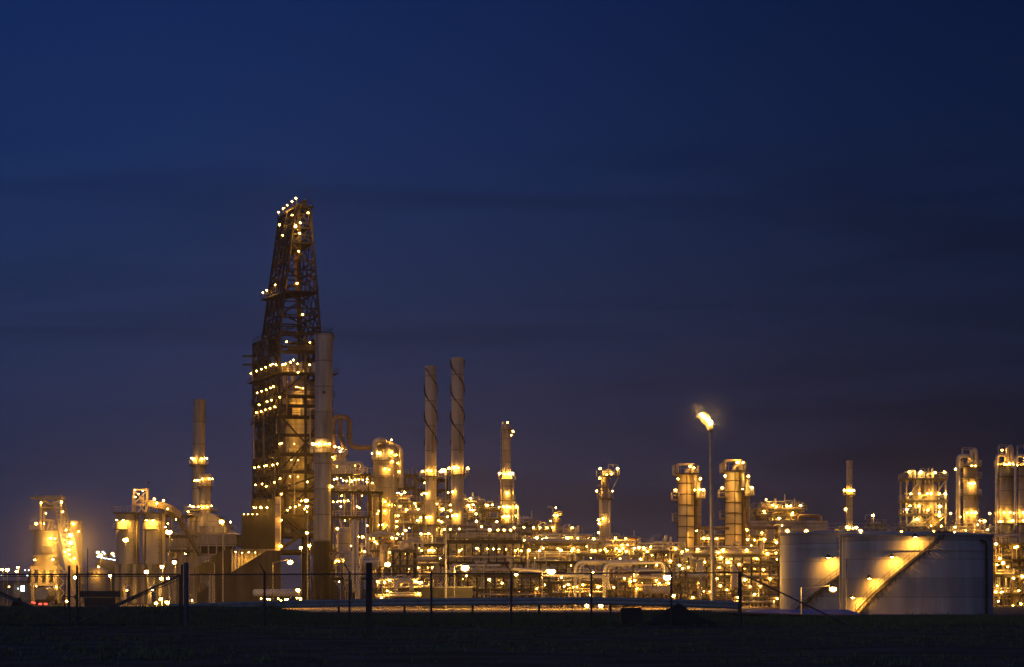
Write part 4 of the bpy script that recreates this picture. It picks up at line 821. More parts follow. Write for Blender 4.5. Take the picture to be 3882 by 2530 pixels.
# row behind
FR = frame
FR('pipe_structure', 'dark empty steel frame standing above the lights beside the domed column', 'steel structure', 1500, 1572, (1798, 1846, 1895, 1950), 600, 9, 2, 1, 'steel', 'deck', True, 1, 5, 5, 31)
FR('pipe_structure', 'dark open frame seen between and behind the twin spiral chimneys', 'steel structure', 1578, 1692, (1815, 1855, 1900, 1960), 612, 9, 3, 1, 'dark', 'dark', False, .6, 3, 8, 32)
FR('process_structure', 'brightly lit decks stepping down beside the domed column', 'process structure', 1500, 1600, (1905, 1945, 1985, 2040), 566, 10, 3, 1, 'steel', 'deck', True, .6, 16, 14, 33)
FR('process_structure', 'lit process decks filling the gap around the first spiral chimney', 'process structure', 1600, 1720, (1912, 1960, 1995, 2040), 574, 9, 4, 1, 'steel', 'deck', True, .6, 18, 12, 34)
FR('process_structure', 'lit process decks sloping away beside the second spiral chimney', 'process structure', 1742, 1830, (1908, 1935, 1972, 2010), 568, 10, 3, 1, 'steel', 'deck', True, .7, 16, 12, 35)
FR('process_structure', 'low lit decks leading up to the slender bent-pipe column', 'process structure', 1822, 1892, (1926, 1965, 1998, 2035), 572, 10, 2, 1, 'steel', 'deck', True, .7, 12, 10, 36)
# twin spiral chimneys
def strakes(t, cx, R, z0, z1, Y):
    for s0 in (0, PI):
        b = MB(); k = 70; vs = []
        for i in range(k + 1):
            f = i / k; a = s0 - f * (z1 - z0) / 13.0 * 2 * PI; z = z0 + (z1 - z0) * f
            for r in (R * .99, R + .38):
                for dz in (-.14, .14): vs.append((cx + r * math.cos(a), Y + r * math.sin(a), z + dz))
        b.add(vs, [f_ for i in range(k) for f_ in ((4 * i, 4 * i + 4, 4 * i + 6, 4 * i + 2), (4 * i + 1, 4 * i + 3, 4 * i + 7, 4 * i + 5), (4 * i + 2, 4 * i + 6, 4 * i + 7, 4 * i + 3))]); b.build('strake', M['dark'], t)
for lb, p0, p1, pt, pl, Y, lm in (
    ('spiral-straked chimney, the slightly lower one beside the domed column', 1612, 1654, 1388, 1806, 556, [(1602, 1787, .42), (1671, 1788, .42), (1623, 1786, .36), (1636, 1788, .3), (1599, 1875), (1617, 1874, .34), (1617, 1963, .3), (1633, 1963, .36)]),
    ('spiral-straked chimney, the taller one farther from the domed column', 1711, 1757, 1357, 1800, 552, [(1702, 1776, .42), (1773, 1776, .42), (1722, 1775, .36), (1738, 1776, .34), (1699, 1868), (1716, 1866, .34), (1716, 1957, .3), (1732, 1957, .4), (1718, 1774)])):
    t = column('spiral_chimney', lb, 'chimney', p0, p1, pt, 2090, Y, 'stackpale', [(pl, 22), (1990, 16)], lm, 'open', None, 'spiral chimneys', .8, 32)
    strakes(t, X((p0 + p1) / 2, Y), S(p1 - p0, Y) / 2, Z(1682, Y), Z(pt + 12, Y), Y)
    b = MB(); x = X(p1 - 12, Y); b.mm((x - .35, Y - S(p1 - p0, Y) / 2 - .18, Z(1720, Y)), (x + .25, Y - S(p1 - p0, Y) * .40, Z(1650, Y))); b.build('cable_duct', M['pipe_brown'], t)
# slender columns
Y = 578
t = column('slender_column', 'slender column with bent pipe top and bright platforms beside the spiral chimneys', 'column', 1903, 1937, 1622, 1800, Y, 'shell', [(1630, 3)], [(1944, 1636, .36), (1924, 1602, .26), (1938, 1650)], 'flat')
b = MB(); b.tube(P(1905, 1640, Y), P(1905, 1600, Y), .3, 8); b.path(arc([P(1918, 1622, Y), P(1918, 1612, Y), P(1930, 1612, Y), P(1938, 1640, Y)], .8), .45, 10); b.build('overhead_pipe', M['pipe'], t); b = MB(); b.ladder(P(1902, 1800, Y - 1.2), Z(1630, Y), V(1, 0, 0), .6, .09); b.build('ladder', M['galv'], t)
R = S(44, Y) / 2; cx = X(1922, Y); b = MB(); b.lathe([(R, GZ), (R, Z(1815, Y)), (R * .75, Z(1800, Y))], (cx, Y, 0), 26); b.build('lower_shell', M['shell'], t)
for py in (1818, 1898, 1950, 1985): 
    b = MB(); b.ring((cx, Y, 0), R + .02, R + S(10, Y), Z(py, Y) - .16, Z(py, Y), 22); pl = b.build('platform', M['deck'], t); b = MB(); b.ring_rail((cx, Y, 0), R + S(9.5, Y), Z(py, Y), 1.2, 14); b.build('railing', M['galv'], pl)
lamps_px(t, [(1894, 1795, .36), (1943, 1795, .36), (1957, 1922, .34), (1957, 1955, .34)], Y - 1, .3, 'post', 1.5)
lamps_px(t, [(1912, 1798, .32), (1926, 1798, .34), (1923, 1870, .36), (1908, 1922, .26), (1924, 1922, .36), (1934, 1924, .26), (1912, 1956, .3), (1926, 1958, .34), (1906, 1960)], Y - R - .8)
overhead(t, [P(1940, 1830, Y), P(1940, 1895, Y), P(1964, 1915, Y), P(1964, 2010, Y)], .32)
for px in (1899, 1946): overhead(t, [P(px, 1820, Y - 1), P(px, 1990, Y - 1)], .18)
Y = 596
t = column('small_column', 'short column with gooseneck vent pipe in the middle of the plant', 'column', 2089, 2119, 1942, 2050, Y, 'shell', [(1982, 9)], [(2107, 1926, .26), (2100, 1955, .34), (2112, 1955, .34), (2093, 2000, .42), (2088, 1975)], 'dome', None, None, .9)
overhead(t, [P(2096, 1965, Y - 1.6), P(2096, 1923, Y - 1.6), P(2075, 1923, Y - 1.6)], .28, 'pipe', 'vent_pipe', .8); b = MB(); b.lathe([(.7, Z(1955, Y)), (.7, Z(1938, Y))], (X(2125, Y), Y, 0), 12); b.build('side_drum', M['shell'], t)
Y = 560
t = column('necked_column', 'column with narrow neck and overhanging lit top platform in mid plant', 'column', 2271, 2318, 1888, 2085, Y, 'shell', [(1890, 8), (2066, 8)], [(2262, 1862, .3), (2322, 1862, .3), (2290, 1862, .36), (2304, 1862, .36), (2282, 1878, .3), (2270, 1972, .34), (2271, 1986, .40), (2270, 2020, .34), (2285, 1968, .26), (2300, 2082, .4), (2286, 2082, .4)], 'flat')
b = MB(); R = S(30, Y) / 2; cx = X(2294, Y); b.lathe([(R, Z(1888, Y)), (R, Z(1806, Y)), (R * .6, Z(1798, Y))], (cx, Y, 0), 22); b.build('neck', M['shell'], t)
b = MB(); b.mm((X(2262, Y), Y - 2.5, Z(1808, Y)), (X(2347, Y), Y + 2.5, Z(1805, Y))); pl = b.build('top_platform', M['deck'], t); b = MB(); z = Z(1805, Y); b.rail([(X(2262, Y), Y + 2.5, z), (X(2262, Y), Y - 2.5, z), (X(2347, Y), Y - 2.5, z), (X(2347, Y), Y + 2.5, z)], 1.3, .08, 1.3); b.rail([(X(2305, Y), Y - 1, Z(1775, Y)), (X(2342, Y), Y - 1, Z(1775, Y))], .8, .1, 1); b.beam(P(2306, 1805, Y - 1), P(2306, 1763, Y - 1), .18); b.beam(P(2341, 1805, Y - 1), P(2341, 1765, Y - 1), .18); b.build('railing', M['galv'], pl)
b = MB(); b.path(arc([P(2294, 1806, Y), P(2296, 1788, Y), P(2312, 1785, Y), P(2316, 1805, Y)], .9), .55, 12); b.path(arc([P(2285, 1806, Y - 1), P(2285, 1790, Y - 1), P(2330, 1795, Y - 1)], .7), .3, 10); b.beam(P(2305, 1888, Y), P(2344, 1810, Y), .25); b.build('overhead_pipe', M['pipe'], t)
lamps_px(t, [(2275, 1777, .34, 'post', 1.5), (2341, 1777, .36, 'post', 1.5), (2274, 1813, .28), (2300, 1800, .28), (2318, 1797, .28)], Y - 1.5)
overhead(t, [P(2312, 1900, Y - 1.6), P(2312, 2085, Y - 1.6)], .3); b = MB(); b.mm((X(2262, Y), Y - 1.5, Z(1842, Y)), (X(2290, Y), Y + 1, Z(1840, Y))); b.mm((X(2262, Y), Y - 2.6, Z(1997, Y)), (X(2282, Y), Y - 1, Z(1995, Y))); b.build('side_platform', M['deck'], t)
# twin clad towers
def clad_tower(label, f0, fm, f1, d1, pt, Y, topf, lm, gname):
    t = thing('clad_tower', label, 'tower', (X((f0 + f1) / 2, Y), Y, GZ), gname); x0, xm, x1 = X(f0, Y), X(fm, Y), X(f1, Y); zt = Z(pt, Y)
    zb = GZ; A, B, C = V(x0, Y + 3.4, 0), V(xm, Y, 0), V(x1, Y + 4.2, 0); D = A + C - B
    b = MB(); q = [A, B, C, D]; b.add([V(v.x, v.y, zb) for v in q] + [V(v.x, v.y, zt) for v in q], [(0, 1, 5, 4), (1, 2, 6, 5), (2, 3, 7, 6), (3, 0, 4, 7), (4, 5, 6, 7)]); b.build('casing', M['tower'], t)
    b = MB(); py = pt + 32
    off = [(p - (A + C) / 2).normalized() * .12 for p in q]
    while py < 2098:
        z = Z(py, Y)
        for i in range(4): b.beam(q[i] + off[i] + V(0, 0, z), q[(i + 1) % 4] + off[(i + 1) % 4] + V(0, 0, z), .2, .2)
        py += 41
    for i in range(3): b.beam(q[i] + off[i] + V(0, 0, zb), q[i] + off[i] + V(0, 0, zt), .18)
    b.build('stiffener', M['dark'], t)
    cx = X((f1 + d1) / 2, Y + 5); R = S(d1 - f1, Y) * .75; b = MB(); b.lathe([(R, GZ), (R, Z(pt + 10, Y))], (cx, Y + 6, 0), 18); b.build('rear_riser', M['pipe_brown'], t)
    px0, px1, tp = topf; b = MB(); b.mm((X(px0, Y), Y - 1.5, zt + .004), (X(px1, Y), Y + 6.5, zt + .3)); pl = b.build('top_platform', M['deck'], t)
    b = MB(); z = zt + .3; b.rail([(X(px0, Y), Y + 6, z), (X(px0, Y), Y - 1.4, z), (X(px1, Y), Y - 1.4, z), (X(px1, Y), Y + 6, z)], 1.6, .09, 1.2); b.build('railing', M['galv'], pl)
    b = MB(); xs0, xs1 = f0 - 2, f1 - 4; zf = Z(tp, Y)
    for px in (xs0, xs1 - 8):
        for y in (Y + .5, Y + 5): b.beam(V(X(px, Y), y, zt), V(X(px, Y), y, zf), .22)
    for y in (Y + .5, Y + 5): b.beam(V(X(xs0, Y), y, zf), V(X(xs1, Y), y, zf), .26)
    for px in (xs0, xs1 - 8): b.beam(V(X(px, Y), Y + .5, zf), V(X(px, Y), Y + 5, zf), .22)
    b.build('top_frame', M['silo'], t)
    b = MB(); b.path(arc([V(X(f1 - 32, Y), Y + 2, zt), V(X(f1 - 32, Y), Y + 2, zf - 1.2), V(X(f1 - 2, Y), Y + 2, zf - 1.2), V(X(f1 + 2, Y), Y + 2, zt - 3)], 1.4), .5, 12); b.build('overhead_pipe', M['pipe'], t)
    for (a, c, py) in ((f0 - 24, f0 + 2, pt + 92), (f0 - 20, f0, pt + 172), (d1 - 12, d1 + 24, pt + 84)):
        b = MB(); z = Z(py, Y); b.mm((X(a, Y), Y + .5, z - .25), (X(c, Y), Y + 5, z)); pl = b.build('side_platform', M['deck'], t); b = MB(); b.rail([(X(a, Y), Y + 5, z), (X(a, Y), Y + .5, z), (X(c, Y), Y + .5, z)] if a < f0 else [(X(a, Y), Y + .5, z), (X(c, Y), Y + .5, z), (X(c, Y), Y + 5, z)], 1.4, .08, 1.0); b.build('railing', M['galv'], pl)
    b = MB()
    for k in range(4): b.tube(P(d1 - 8 + 6 * k, pt + 84, Y + 1 + k), P(d1 - 8 + 6 * k, pt + 40 + 5 * k, Y + 1 + k), .25, 8)
    b.path(arc([P(d1 + 16, pt + 84, Y + 1), P(d1 + 16, pt + 56, Y + 1), P(d1 - 4, pt + 56, Y + 1), P(d1 - 4, pt + 30, Y + 1)], .7), .3, 10); b.build('side_piping', M['pipe'], t)
    b = MB(); b.ladder(V(X(d1 + 3, Y), Y + 2.5, GZ), zt, V(1, 0, 0), .6, .09); b.build('ladder', M['galv'], t)
    for e in lm: lamp(t, P(e[0], e[1], Y - .8), e[2] if len(e) > 2 else .26, 1.5 if (len(e) < 4) else 0, 'post' if len(e) < 4 else e[3])
clad_tower('square clad tower with cap frame and light flank lamps, farther from the tanks', 2574, 2604, 2637, 2653, 1800, 480, (2556, 2648, 1759), [(2616, 1769, .3), (2631, 1775), (2570, 1816), (2655, 1816, .3), (2561, 1859, .36), (2653, 1857, .3), (2666, 1858, .3), (2634, 1858, .26, 'wall'), (2596, 2082, .34, 'hood'), (2606, 2083, .34, 'hood'), (2586, 2094, .28, 'wall'), (2641, 2010, .4, 'hood')], 'twin clad towers')
clad_tower('square clad tower with cap frame and light flank lamps, closer to the tanks', 2754, 2786, 2819, 2838, 1790, 484, (2738, 2826, 1744), [(2797, 1754, .4), (2817, 1754, .28), (2749, 1805, .34), (2837, 1806, .32), (2738, 1850, .40), (2851, 1850, .34), (2816, 1853, .3, 'hood'), (2776, 2085, .36, 'hood'), (2786, 2085, .36, 'hood'), (2832, 2010, .3, 'wall'), (2834, 2046, .3, 'wall')], 'twin clad towers')
Y = 478; t = thing('transfer_pipe', 'brown transfer pipe slung level between and beyond the twin clad towers', 'pipe', (X(2800, Y), Y, Z(2002, Y)))
b = MB(); b.path(arc([P(2640, 2000, Y), P(2640, 2003, Y), P(2765, 2003, Y)], .5), .34, 12); b.path(arc([P(2828, 1930, Y), P(2828, 1975, Y), P(2845, 2001, Y), P(3000, 2001, Y)], 1.2), .36, 12); b.build('pipe', M['pipe_brown'], t)
# compressor hall behind the tanks
Y = 516; t = thing('process_hall', 'long pale flat-roofed hall behind the twin tanks and clad tower', 'hall', (X(2990, Y), Y, GZ))
b = MB(); b.mm((X(2838, Y), Y, GZ), (X(3137, Y), Y + 15, Z(1975, Y)))
for k in range(13): x = X(2850 + 23 * k, Y); b.mm((x - .12, Y - .15, GZ), (x + .12, Y - .003, Z(1976, Y)))
b.build('wall', M['shell'], t); b = MB(); b.path(arc([P(3030, 1975, Y), P(3030, 1958, Y), P(3108, 1958, Y), P(3108, 1975, Y)], 1), .5, 12); b.build('roof_pipe', M['pipe_brown'], t)
FR('rooftop_structure', 'lit steel structure with drums standing over the pale flat-roofed hall', 'steel structure', 2868, 3040, (1914 + 14, 1950, 1974), 517, 8, 4, 1, 'steel', 'deck', True, .6, 14, 14, 41, True, 1976, vx=False)
drum('pale drum on top of the steel structure over the flat-roofed hall', 2890, 2925, 1906, 1924, 519)
# thin chimney and small structure
column('thin_chimney', 'thin pale chimney with a lit ring platform rising behind the tanks', 'chimney', 3209, 3229, 1747, 2120, 535, 'shell', [(1877, 12)], [(3201, 1859, .34), (3236, 1859, .34), (3214, 1861, .5), (3224, 1861, .5), (3207, 1931, .5), (3208, 2000, .5), (3246, 2001, .45), (3216, 2002, .4), (3234, 2003, .4)], 'open', (3206, 3234), None, .2)
b = MB(); Y = 600; 
FR('small_structure', 'small unlit frame on the skyline between thin chimney and drum structure', 'steel structure', 3304, 3352, (1988, 2005), 560, 5, 2, 1, 'steel', 'deck', True, 2, 3, 3, 43, False, vx=False)
# drum structure and tall columns, far east
t = FR('drum_structure', 'lit frame tower holding drums with bulbs along its roof, behind the tank', 'frame tower', 3437, 3585, (1812, 1896, 1947, 1995), 520, 8, 3, 1, 'shell', 'deck', True, .8, 10, 12, 44, False, vx=False)
lamps_px(t, [(3447, 1790, .36), (3491, 1790, .4), (3545, 1792, .36), (3581, 1791, .36), (3453, 1873), (3486, 1872), (3561, 1873, .34), (3583, 1873, .36), (3563, 1920, .4), (3438, 1932, .34), (3518, 1934, .38), (3561, 1943), (3562, 1956, .42), (3530, 1994, .3), (3477, 1970, .34), (3450, 1918), (3484, 1919), (3530, 1871, .4), (3516, 1872, .34)], 519, .28)
for (a, c, p0, p1, lb) in ((3495, 3552, 1830, 1935, 'upright drum on the middle decks of the bulb-topped frame tower'), (3458, 3492, 1845, 1930, 'slimmer upright drum beside it in the bulb-topped frame tower'), (3452, 3502, 1955, 2030, 'squat rounded drum at the foot of the bulb-topped frame tower'), (3512, 3560, 1958, 2040, 'second squat drum at the foot of the bulb-topped frame tower')): column('upright_drum', lb, 'drum', a, c, p0, p1, 523.5, 'shell', (), (), 'dome')
for k in range(3): overhead(t, [P(3450 + 34 * k, 1812, 520), P(3450 + 34 * k, 1786 + 5 * k, 520), P(3466 + 34 * k, 1786 + 5 * k, 520), P(3466 + 34 * k, 1812, 520)], .4, 'pipe', 'roof_pipe', .8)
def tower2(label, v0, v1, p0, p1, pt, py_top, Y, plats, lm, m='shell'):
    t = column('fractionating_column', label, 'column', v0, v1, pt, 2300, Y, m, plats, lm, 'dome', None, None, .7)
    b = MB(); x = X((p0 + p1) / 2, Y); b.path(arc([V(x, Y - 1, GZ), V(x, Y - 1, Z(pt - 22, Y)), V(X(v0 + 20, Y), Y - 1, Z(pt - 22, Y)), V(X(v0 + 22, Y), Y, Z(pt + 6, Y))], 1.0), S(p1 - p0, Y) / 2, 14); b.build('riser_pipe', M['pipe'], t)
    zt = Z(pt + 18, Y); b = MB(); x0, x1 = X(v0 - 10, Y), X(v1 + 8, Y); b.mm((x0, Y - 3, zt - .2), (x1, Y + 3, zt)); pl = b.build('top_platform', M['deck'], t); b = MB(); b.rail([(x0, Y + 3, zt), (x0, Y - 3, zt), (x1, Y - 3, zt), (x1, Y + 3, zt)], 1.2, .08, 1.0)
    b.rail([(X(v0 - 6, Y), Y - 1, Z(py_top + 14, Y)), (X(v1 - 6, Y), Y - 1, Z(py_top + 14, Y))], .9, .12, 1); 
    for px in (v0 - 6, v1 - 6): b.beam(V(X(px, Y), Y - 1, zt), P(px, py_top, Y - 1), .2)
    b.build('railing', M['galv'], pl)
    b = MB(); b.path(arc([P(v0 + 30, pt, Y), P(v0 + 30, py_top + 8, Y), P(v1 - 4, py_top + 4, Y), P(v1 - 2, pt + 14, Y)], 1), .4, 12); b.build('overhead_pipe', M['pipe'], t)
    return t
tower2('tall column with two broad glowing bands beside the bulb-topped frame tower', 3653, 3705, 3621, 3637, 1752, 1701, 500, [(1812, 18), (1877, 16), (1986, 20)], [(3676, 1769, .34), (3690, 1770, .34), (3670, 1836, .32), (3684, 1835, .36), (3660, 1946, .3), (3676, 1945, .34), (3692, 1946, .3), (3622, 1779, .3), (3629, 1946, .3), (3605, 1946, .3), (3640, 1960), (3715, 1975), (3632, 1830, .24), (3615, 1995), (3700, 1990)])
tower2('dark ribbed column with a lit collar, second from the picture edge', 3790, 3840, 3769, 3781, 1748, 1690, 486, [(1808, 16), (1984, 22)], [(3781, 1760, .32), (3800, 1762, .3), (3818, 1761, .38), (3839, 1761, .38), (3799, 1707, .32), (3776, 1945, .36), (3800, 1945, .26), (3821, 1945, .3), (3752, 1947, .3), (3830, 1975), (3790, 1978), (3810, 1766, .26)], 'shell')
tower2('column cut off by the edge of the picture', 3862, 3925, 3841, 3853, 1750, 1690, 482, [(1808, 14), (1984, 20)], [(3855, 1765, .32), (3876, 1762, .34), (3847, 1946, .36), (3872, 1945, .34), (3838, 1975), (3872, 1975)], 'shell')
FR('process_structure', 'tall crowded decks at the picture edge beyond the right tank', 'process structure', 3768, 3900, (2060, 2120, 2180, 2250), 470, 10, 4, 1, 'dark', 'dark', True, .8, 26, 18, 46, False)
t = FRAMES and bpy.data.objects['process_structure'] ; t = [o for o in COL.objects if o.get('label', '').startswith('tall crowded decks')][0]
lamps_px(t, [(3776, 2063, .42), (3856, 2073, .36), (3790, 2118, .34), (3803, 2135, .42), (3882 - 6, 2186, .42), (3842, 2192, .3), (3848, 2076, .3), (3780, 2222, .26), (3775, 2245, .3), (3795, 2246, .26), (3785, 2280, .26), (3840, 2318 - 20, .3), (3870, 2290, .34), (3780, 2142, .26), (3874, 2322, .34), (3820, 2150, .26), (3800, 2245, .24), (3862, 2240, .24), (3860, 2300, .3)], 468.5, .28)
FR('pipe_bridge', 'low pipe bridge of lit lines at the foot of the tall columns by the tank', 'pipe rack', 3590, 3770, (2018, 2042), 492, 7, 4, 1, 'steel', 'deck', True, .5, 14, 8, 47, False, vx=False)
t = [o for o in COL.objects if o.get('label', '').startswith('low pipe bridge')][0]; lamps_px(t, [(3732, 1976, .38, None, 2), (3603, 1947, .26, None, 3), (3568, 1995), (3620, 2000, .3), (3745, 2008, .26), (3660, 2012)], 490, .26)
# ================================================================ middle rows
FR('process_structure', 'cluttered lit deck in front of the domed column', 'process structure', 1400, 1530, (2045, 2085, 2150), 520, 9, 4, 1, 'steel', 'deck', True, .8, 24, 16, 51)
FR('process_structure', 'ground-level pump structure behind the stout wooden post', 'process structure', 1262, 1400, (2125, 2190), 510, 9, 4, 1, 'dark', 'dark', True, .8, 18, 14, 52)
FR('process_structure', 'lattice-braced lit structure beneath the first spiral chimney', 'process structure', 1490, 1570, (2085, 2142, 2205), 470, 8, 3, 1, 'dark', 'deck', True, 2.0, 18, 12, 53)
FR('process_structure', 'lit decks with exchanger bundles in front of the spiral chimneys', 'process structure', 1566, 1690, (2062, 2100, 2140, 2200), 500, 9, 4, 1, 'dark', 'dark', True, .8, 26, 18, 54)
t = FR('cooler_bank', 'long dark bank of air coolers on legs behind the tall lamp mast', 'cooler', 1700, 1985, (2130,), 478, 12, 9, 1, 'dark', 'dark', True, .3, 18, 20, 55)
Y = 478; b = MB(); b.mm((X(1694, Y), Y - 1, Z(2062, Y)), (X(1978, Y), Y + 12, Z(2048, Y))); b.build('fin_bundle', M['darkclad'], t)
b = MB()
for k in range(10): x = X(1700 + 30.6 * k, Y); b.beam((x, Y, Z(2130, Y)), (x, Y, Z(2062, Y)), .35)
b.build('upper_leg', M['dark'], t)
for k in range(8):
    b = MB(); b.ring((X(1718 + 34 * k, Y), Y + 3, 0), 1.3, 1.6, Z(2076, Y), Z(2062, Y) - .01, 18); b.build('fan_ring', M['galv'], t)
b = MB()
for k in range(11): x = X(1710 + 25 * k, Y); b.beam((x, Y - .9, Z(2062, Y)), (x + 1, Y - .9, Z(2085, Y)), .14)
b.rail([(X(1694, Y), Y - 1, Z(2048, Y)), (X(1978, Y), Y - 1, Z(2048, Y))], 1.1, .06, 1.5); b.build('railing', M['galv'], t)
FRAMES.append(dict(t=t, px0=1694, px1=1980, top=1990, bot=2062, Y=Y, lv=[Z(2048, Y)], zb=Z(2048, Y), depth=12))
FR('process_structure', 'bright low structure of tanks and lines between spiral chimney and slender column', 'process structure', 1706, 1966, (2012, 2036), 530, 9, 7, 1, 'steel', 'deck', True, .4, 22, 16, 56)
for a, c, lb in ((1732, 1800, 'pale box-shaped duct on the deck nearest the second spiral chimney'), (1880, 1952, 'pale box-shaped duct at the foot of the slender column')):
    b = MB(); Y = 528; b.mm((X(a, Y), Y, Z(2042, Y)), (X(c, Y), Y + 4, Z(2024, Y)))
    for k in range(5): x = X(a + (c - a) * (k + .5) / 5, Y); b.mm((x - .08, Y - .1, Z(2042, Y)), (x + .08, Y - .002, Z(2023, Y)))
    tag(b.build('duct', M['shell'], None, (X(a, Y), Y, Z(2042, Y))), lb, 'duct')
FR('process_structure', 'bright framed structure just past the slender column', 'process structure', 1958, 2010, (1990, 2020, 2050), 545, 8, 2, 1, 'silo', 'deck', True, 1.6, 12, 10, 57)
FR('process_structure', 'small lit structure in front of the gooseneck column', 'process structure', 2012, 2085, (2010, 2035), 560, 8, 3, 1, 'silo', 'deck', True, .8, 12, 12, 58)
FR('process_structure', 'small lit structure just past the gooseneck column', 'process structure', 2122, 2188, (2020, 2040), 560, 8, 3, 1, 'silo', 'deck', True, .8, 10, 10, 59)
FR('pipe_rack', 'brightly lit pipe rack running below the gooseneck column', 'pipe rack', 1970, 2270, (2056, 2100), 520, 9, 9, 1, 'steel', 'deck', True, .4, 26, 22, 60)
Y = 518; t = thing('header_pipe', 'fat pale header pipe lying along the top of the lit pipe rack', 'pipe', (X(2120, Y), Y, Z(2056, Y))); b = MB(); b.tube(P(1985, 2050, Y), P(2268, 2054, Y), .42, 14); b.build('pipe', M['clad'], t)
FR('pipe_rack', 'dark-decked pipe rack with rows of low bulbs beside the cooler bank', 'pipe rack', 1985, 2180, (2128, 2168, 2215), 480, 8, 6, 1, 'dark', 'dark', True, .5, 26, 18, 61)
FR('process_structure', 'bulb-studded decks at the foot of the necked column', 'process structure', 2268, 2420, (2075, 2105), 530, 9, 5, 1, 'silo', 'deck', True, .6, 18, 16, 62)
FR('process_structure', 'low distant structure on the skyline between necked column and clad towers', 'process structure', 2320, 2470, (2060, 2085), 580, 8, 5, 1, 'silo', 'deck', True, .6, 12, 14, 63)
FR('pipe_rack', 'low pipe rack in front of the farther clad tower', 'pipe rack', 2425, 2575, (2088, 2130, 2160), 470, 8, 5, 1, 'dark', 'deck', True, .5, 22, 16, 64)
FR('pipe_rack', 'long multi-level pipe rack reaching from clad towers to the near tank', 'pipe rack', 2576, 2985, (2102, 2138, 2185, 2225, 2262), 440, 8, 12, 1, 'dark', 'deck', True, .3, 70, 26, 65)
FR('process_structure', 'lit pump house decks between the twin clad towers', 'process structure', 2655, 2752, (2046, 2075), 490, 8, 3, 1, 'silo', 'deck', True, .5, 14, 12, 66)
FR('process_structure', 'crowded bright decks between the closer clad tower and the tanks', 'process structure', 2835, 3000, (2030, 2052, 2078), 500, 9, 6, 1, 'silo', 'deck', True, .5, 24, 26, 67)
FR('pipe_rack', 'ground-level pipe rack with framed bays behind the guardrail middle', 'pipe rack', 2090, 2330, (2205, 2250), 420, 7, 6, 1, 'dark', 'dark', False, .4, 26, 14, 68)
FR('pipe_rack', 'ground-level pipe rack behind the steam drums near the flame mast', 'pipe rack', 2335, 2580, (2195, 2240, 2275), 430, 7, 7, 1, 'dark', 'deck', False, .4, 30, 18, 69)
FR('process_structure', 'ground-level piping and pumps behind the guardrail under the coolers', 'process structure', 1420, 1700, (2230, 2265), 440, 8, 8, 1, 'dark', 'dark', False, .5, 34, 20, 70)
FR('pipe_rack', 'leggy dark pipe rack under the cooler bank', 'pipe rack', 1705, 2080, (2178, 2232), 455, 7, 11, 1, 'dark', 'dark', False, .2, 34, 20, 71)
# big pipes and vessels in front
def pipe_thing(label, pts, Y, r, m='pipe', bend=1.4, name='large_pipe'):
    p = [P(a, c, Y + (e[0] if e else 0)) for a, c, *e in pts]; t = thing(name, label, 'pipe', p[0]); b = MB(); b.path(arc(p, bend, 8), r, 16); b.build('pipe', M[m], t)
    b = MB()
    for a, c in zip(p[:-1], p[1:]):
        L = (c - a).length
        if L > 8 and abs((c - a).z) < L * .5:
            for k in range(1, int(L / 5)): q = a.lerp(c, k * 5 / L); b.beam(V(q.x, q.y, q.z - r), V(q.x, q.y, GZ), .25)
    if b.v: b.build('support', M['dark'], t)
    return t
pipe_thing('large silvery pipe loop, the rear one of two rising over the racks', [(2181, 2300), (2181, 2131), (2420, 2128)], 408, .30, bend=1.6)
pipe_thing('large silvery pipe loop, the front one bending down beside the steam', [(2291, 2290), (2291, 2136), (2519, 2133), (2519, 2185)], 402, .32, bend=1.6)
pipe_thing('slimmer pipe loop nested inside the rear silvery loop', [(2198, 2300), (2198, 2139), (2290, 2138)], 410, .18, bend=1.2)
pipe_thing('slimmer pipe loop nested inside the front silvery loop', [(2306, 2290), (2306, 2145), (2400, 2143)], 404, .18, bend=1.2)
pipe_thing('long low silvery pipe bending down to a dark valve', [(2060, 2182), (2300, 2186), (2312, 2240)], 396, .26, bend=1.2)
pipe_thing('pale pipe lying low beneath the cooler bank lamps', [(1945, 2158), (2040, 2165), (2110, 2178)], 398, .24)
pipe_thing('tall inverted U pipe rising in front of the condenser structure', [(1341, 2225), (1341, 1975), (1353, 1975), (1353, 2300)], 470, .32, bend=.6)
pipe_thing('polished pipe arch over the drum deck beside the wooden post', [(1396, 2100), (1396, 2024), (1494, 2024), (1494, 2060)], 500, .30, bend=1.2)
pipe_thing('short thick pipe bend in front of the spiral chimney decks', [(1500, 2240), (1505, 2205), (1560, 2198), (1560, 2240)], 432, .40, bend=1.6)
pipe_thing('pair-end pipe arch above the lattice-braced structure', [(1520, 2085), (1520, 2055), (1600, 2048), (1600, 2085)], 466, .28, bend=1.2)
pipe_thing('pale pipe crook in front of the farther clad tower', [(2590, 2105), (2622, 2105), (2624, 2140)], 436, .3, bend=1.0)
pipe_thing('yellow-lit upright pipe crook by the flame mast', [(2655, 2270), (2655, 2165), (2668, 2150)], 432, .3, bend=.8)
pipe_thing('bright exhaust pipe at the foot of the thick chimney', [(1362, 2300), (1362, 2185), (1375, 2110), (1390, 2105)], 465, .24, bend=.8)
b = MB(); Y = 395; b.tube(P(2312, 2262, Y), P(2312, 2236, Y), .55, 12); b.tube(P(2300, 2250, Y), P(2326, 2250, Y), .3, 10); b.ball(P(2312, 2252, Y), .8, 12, 8); b.tube(P(2312, 2262, Y), V(X(2312, Y), Y, GZ), .3, 10); tag(b.build('valve', M['dark'], None, V(X(2312, Y), Y, GZ)), 'bulky dark valve at the end of the low silvery pipe', 'valve')
drum('big pale horizontal drum wedged between wooden post and domed column', 1372, 1432, 2112, 2160, 505, 'clad')
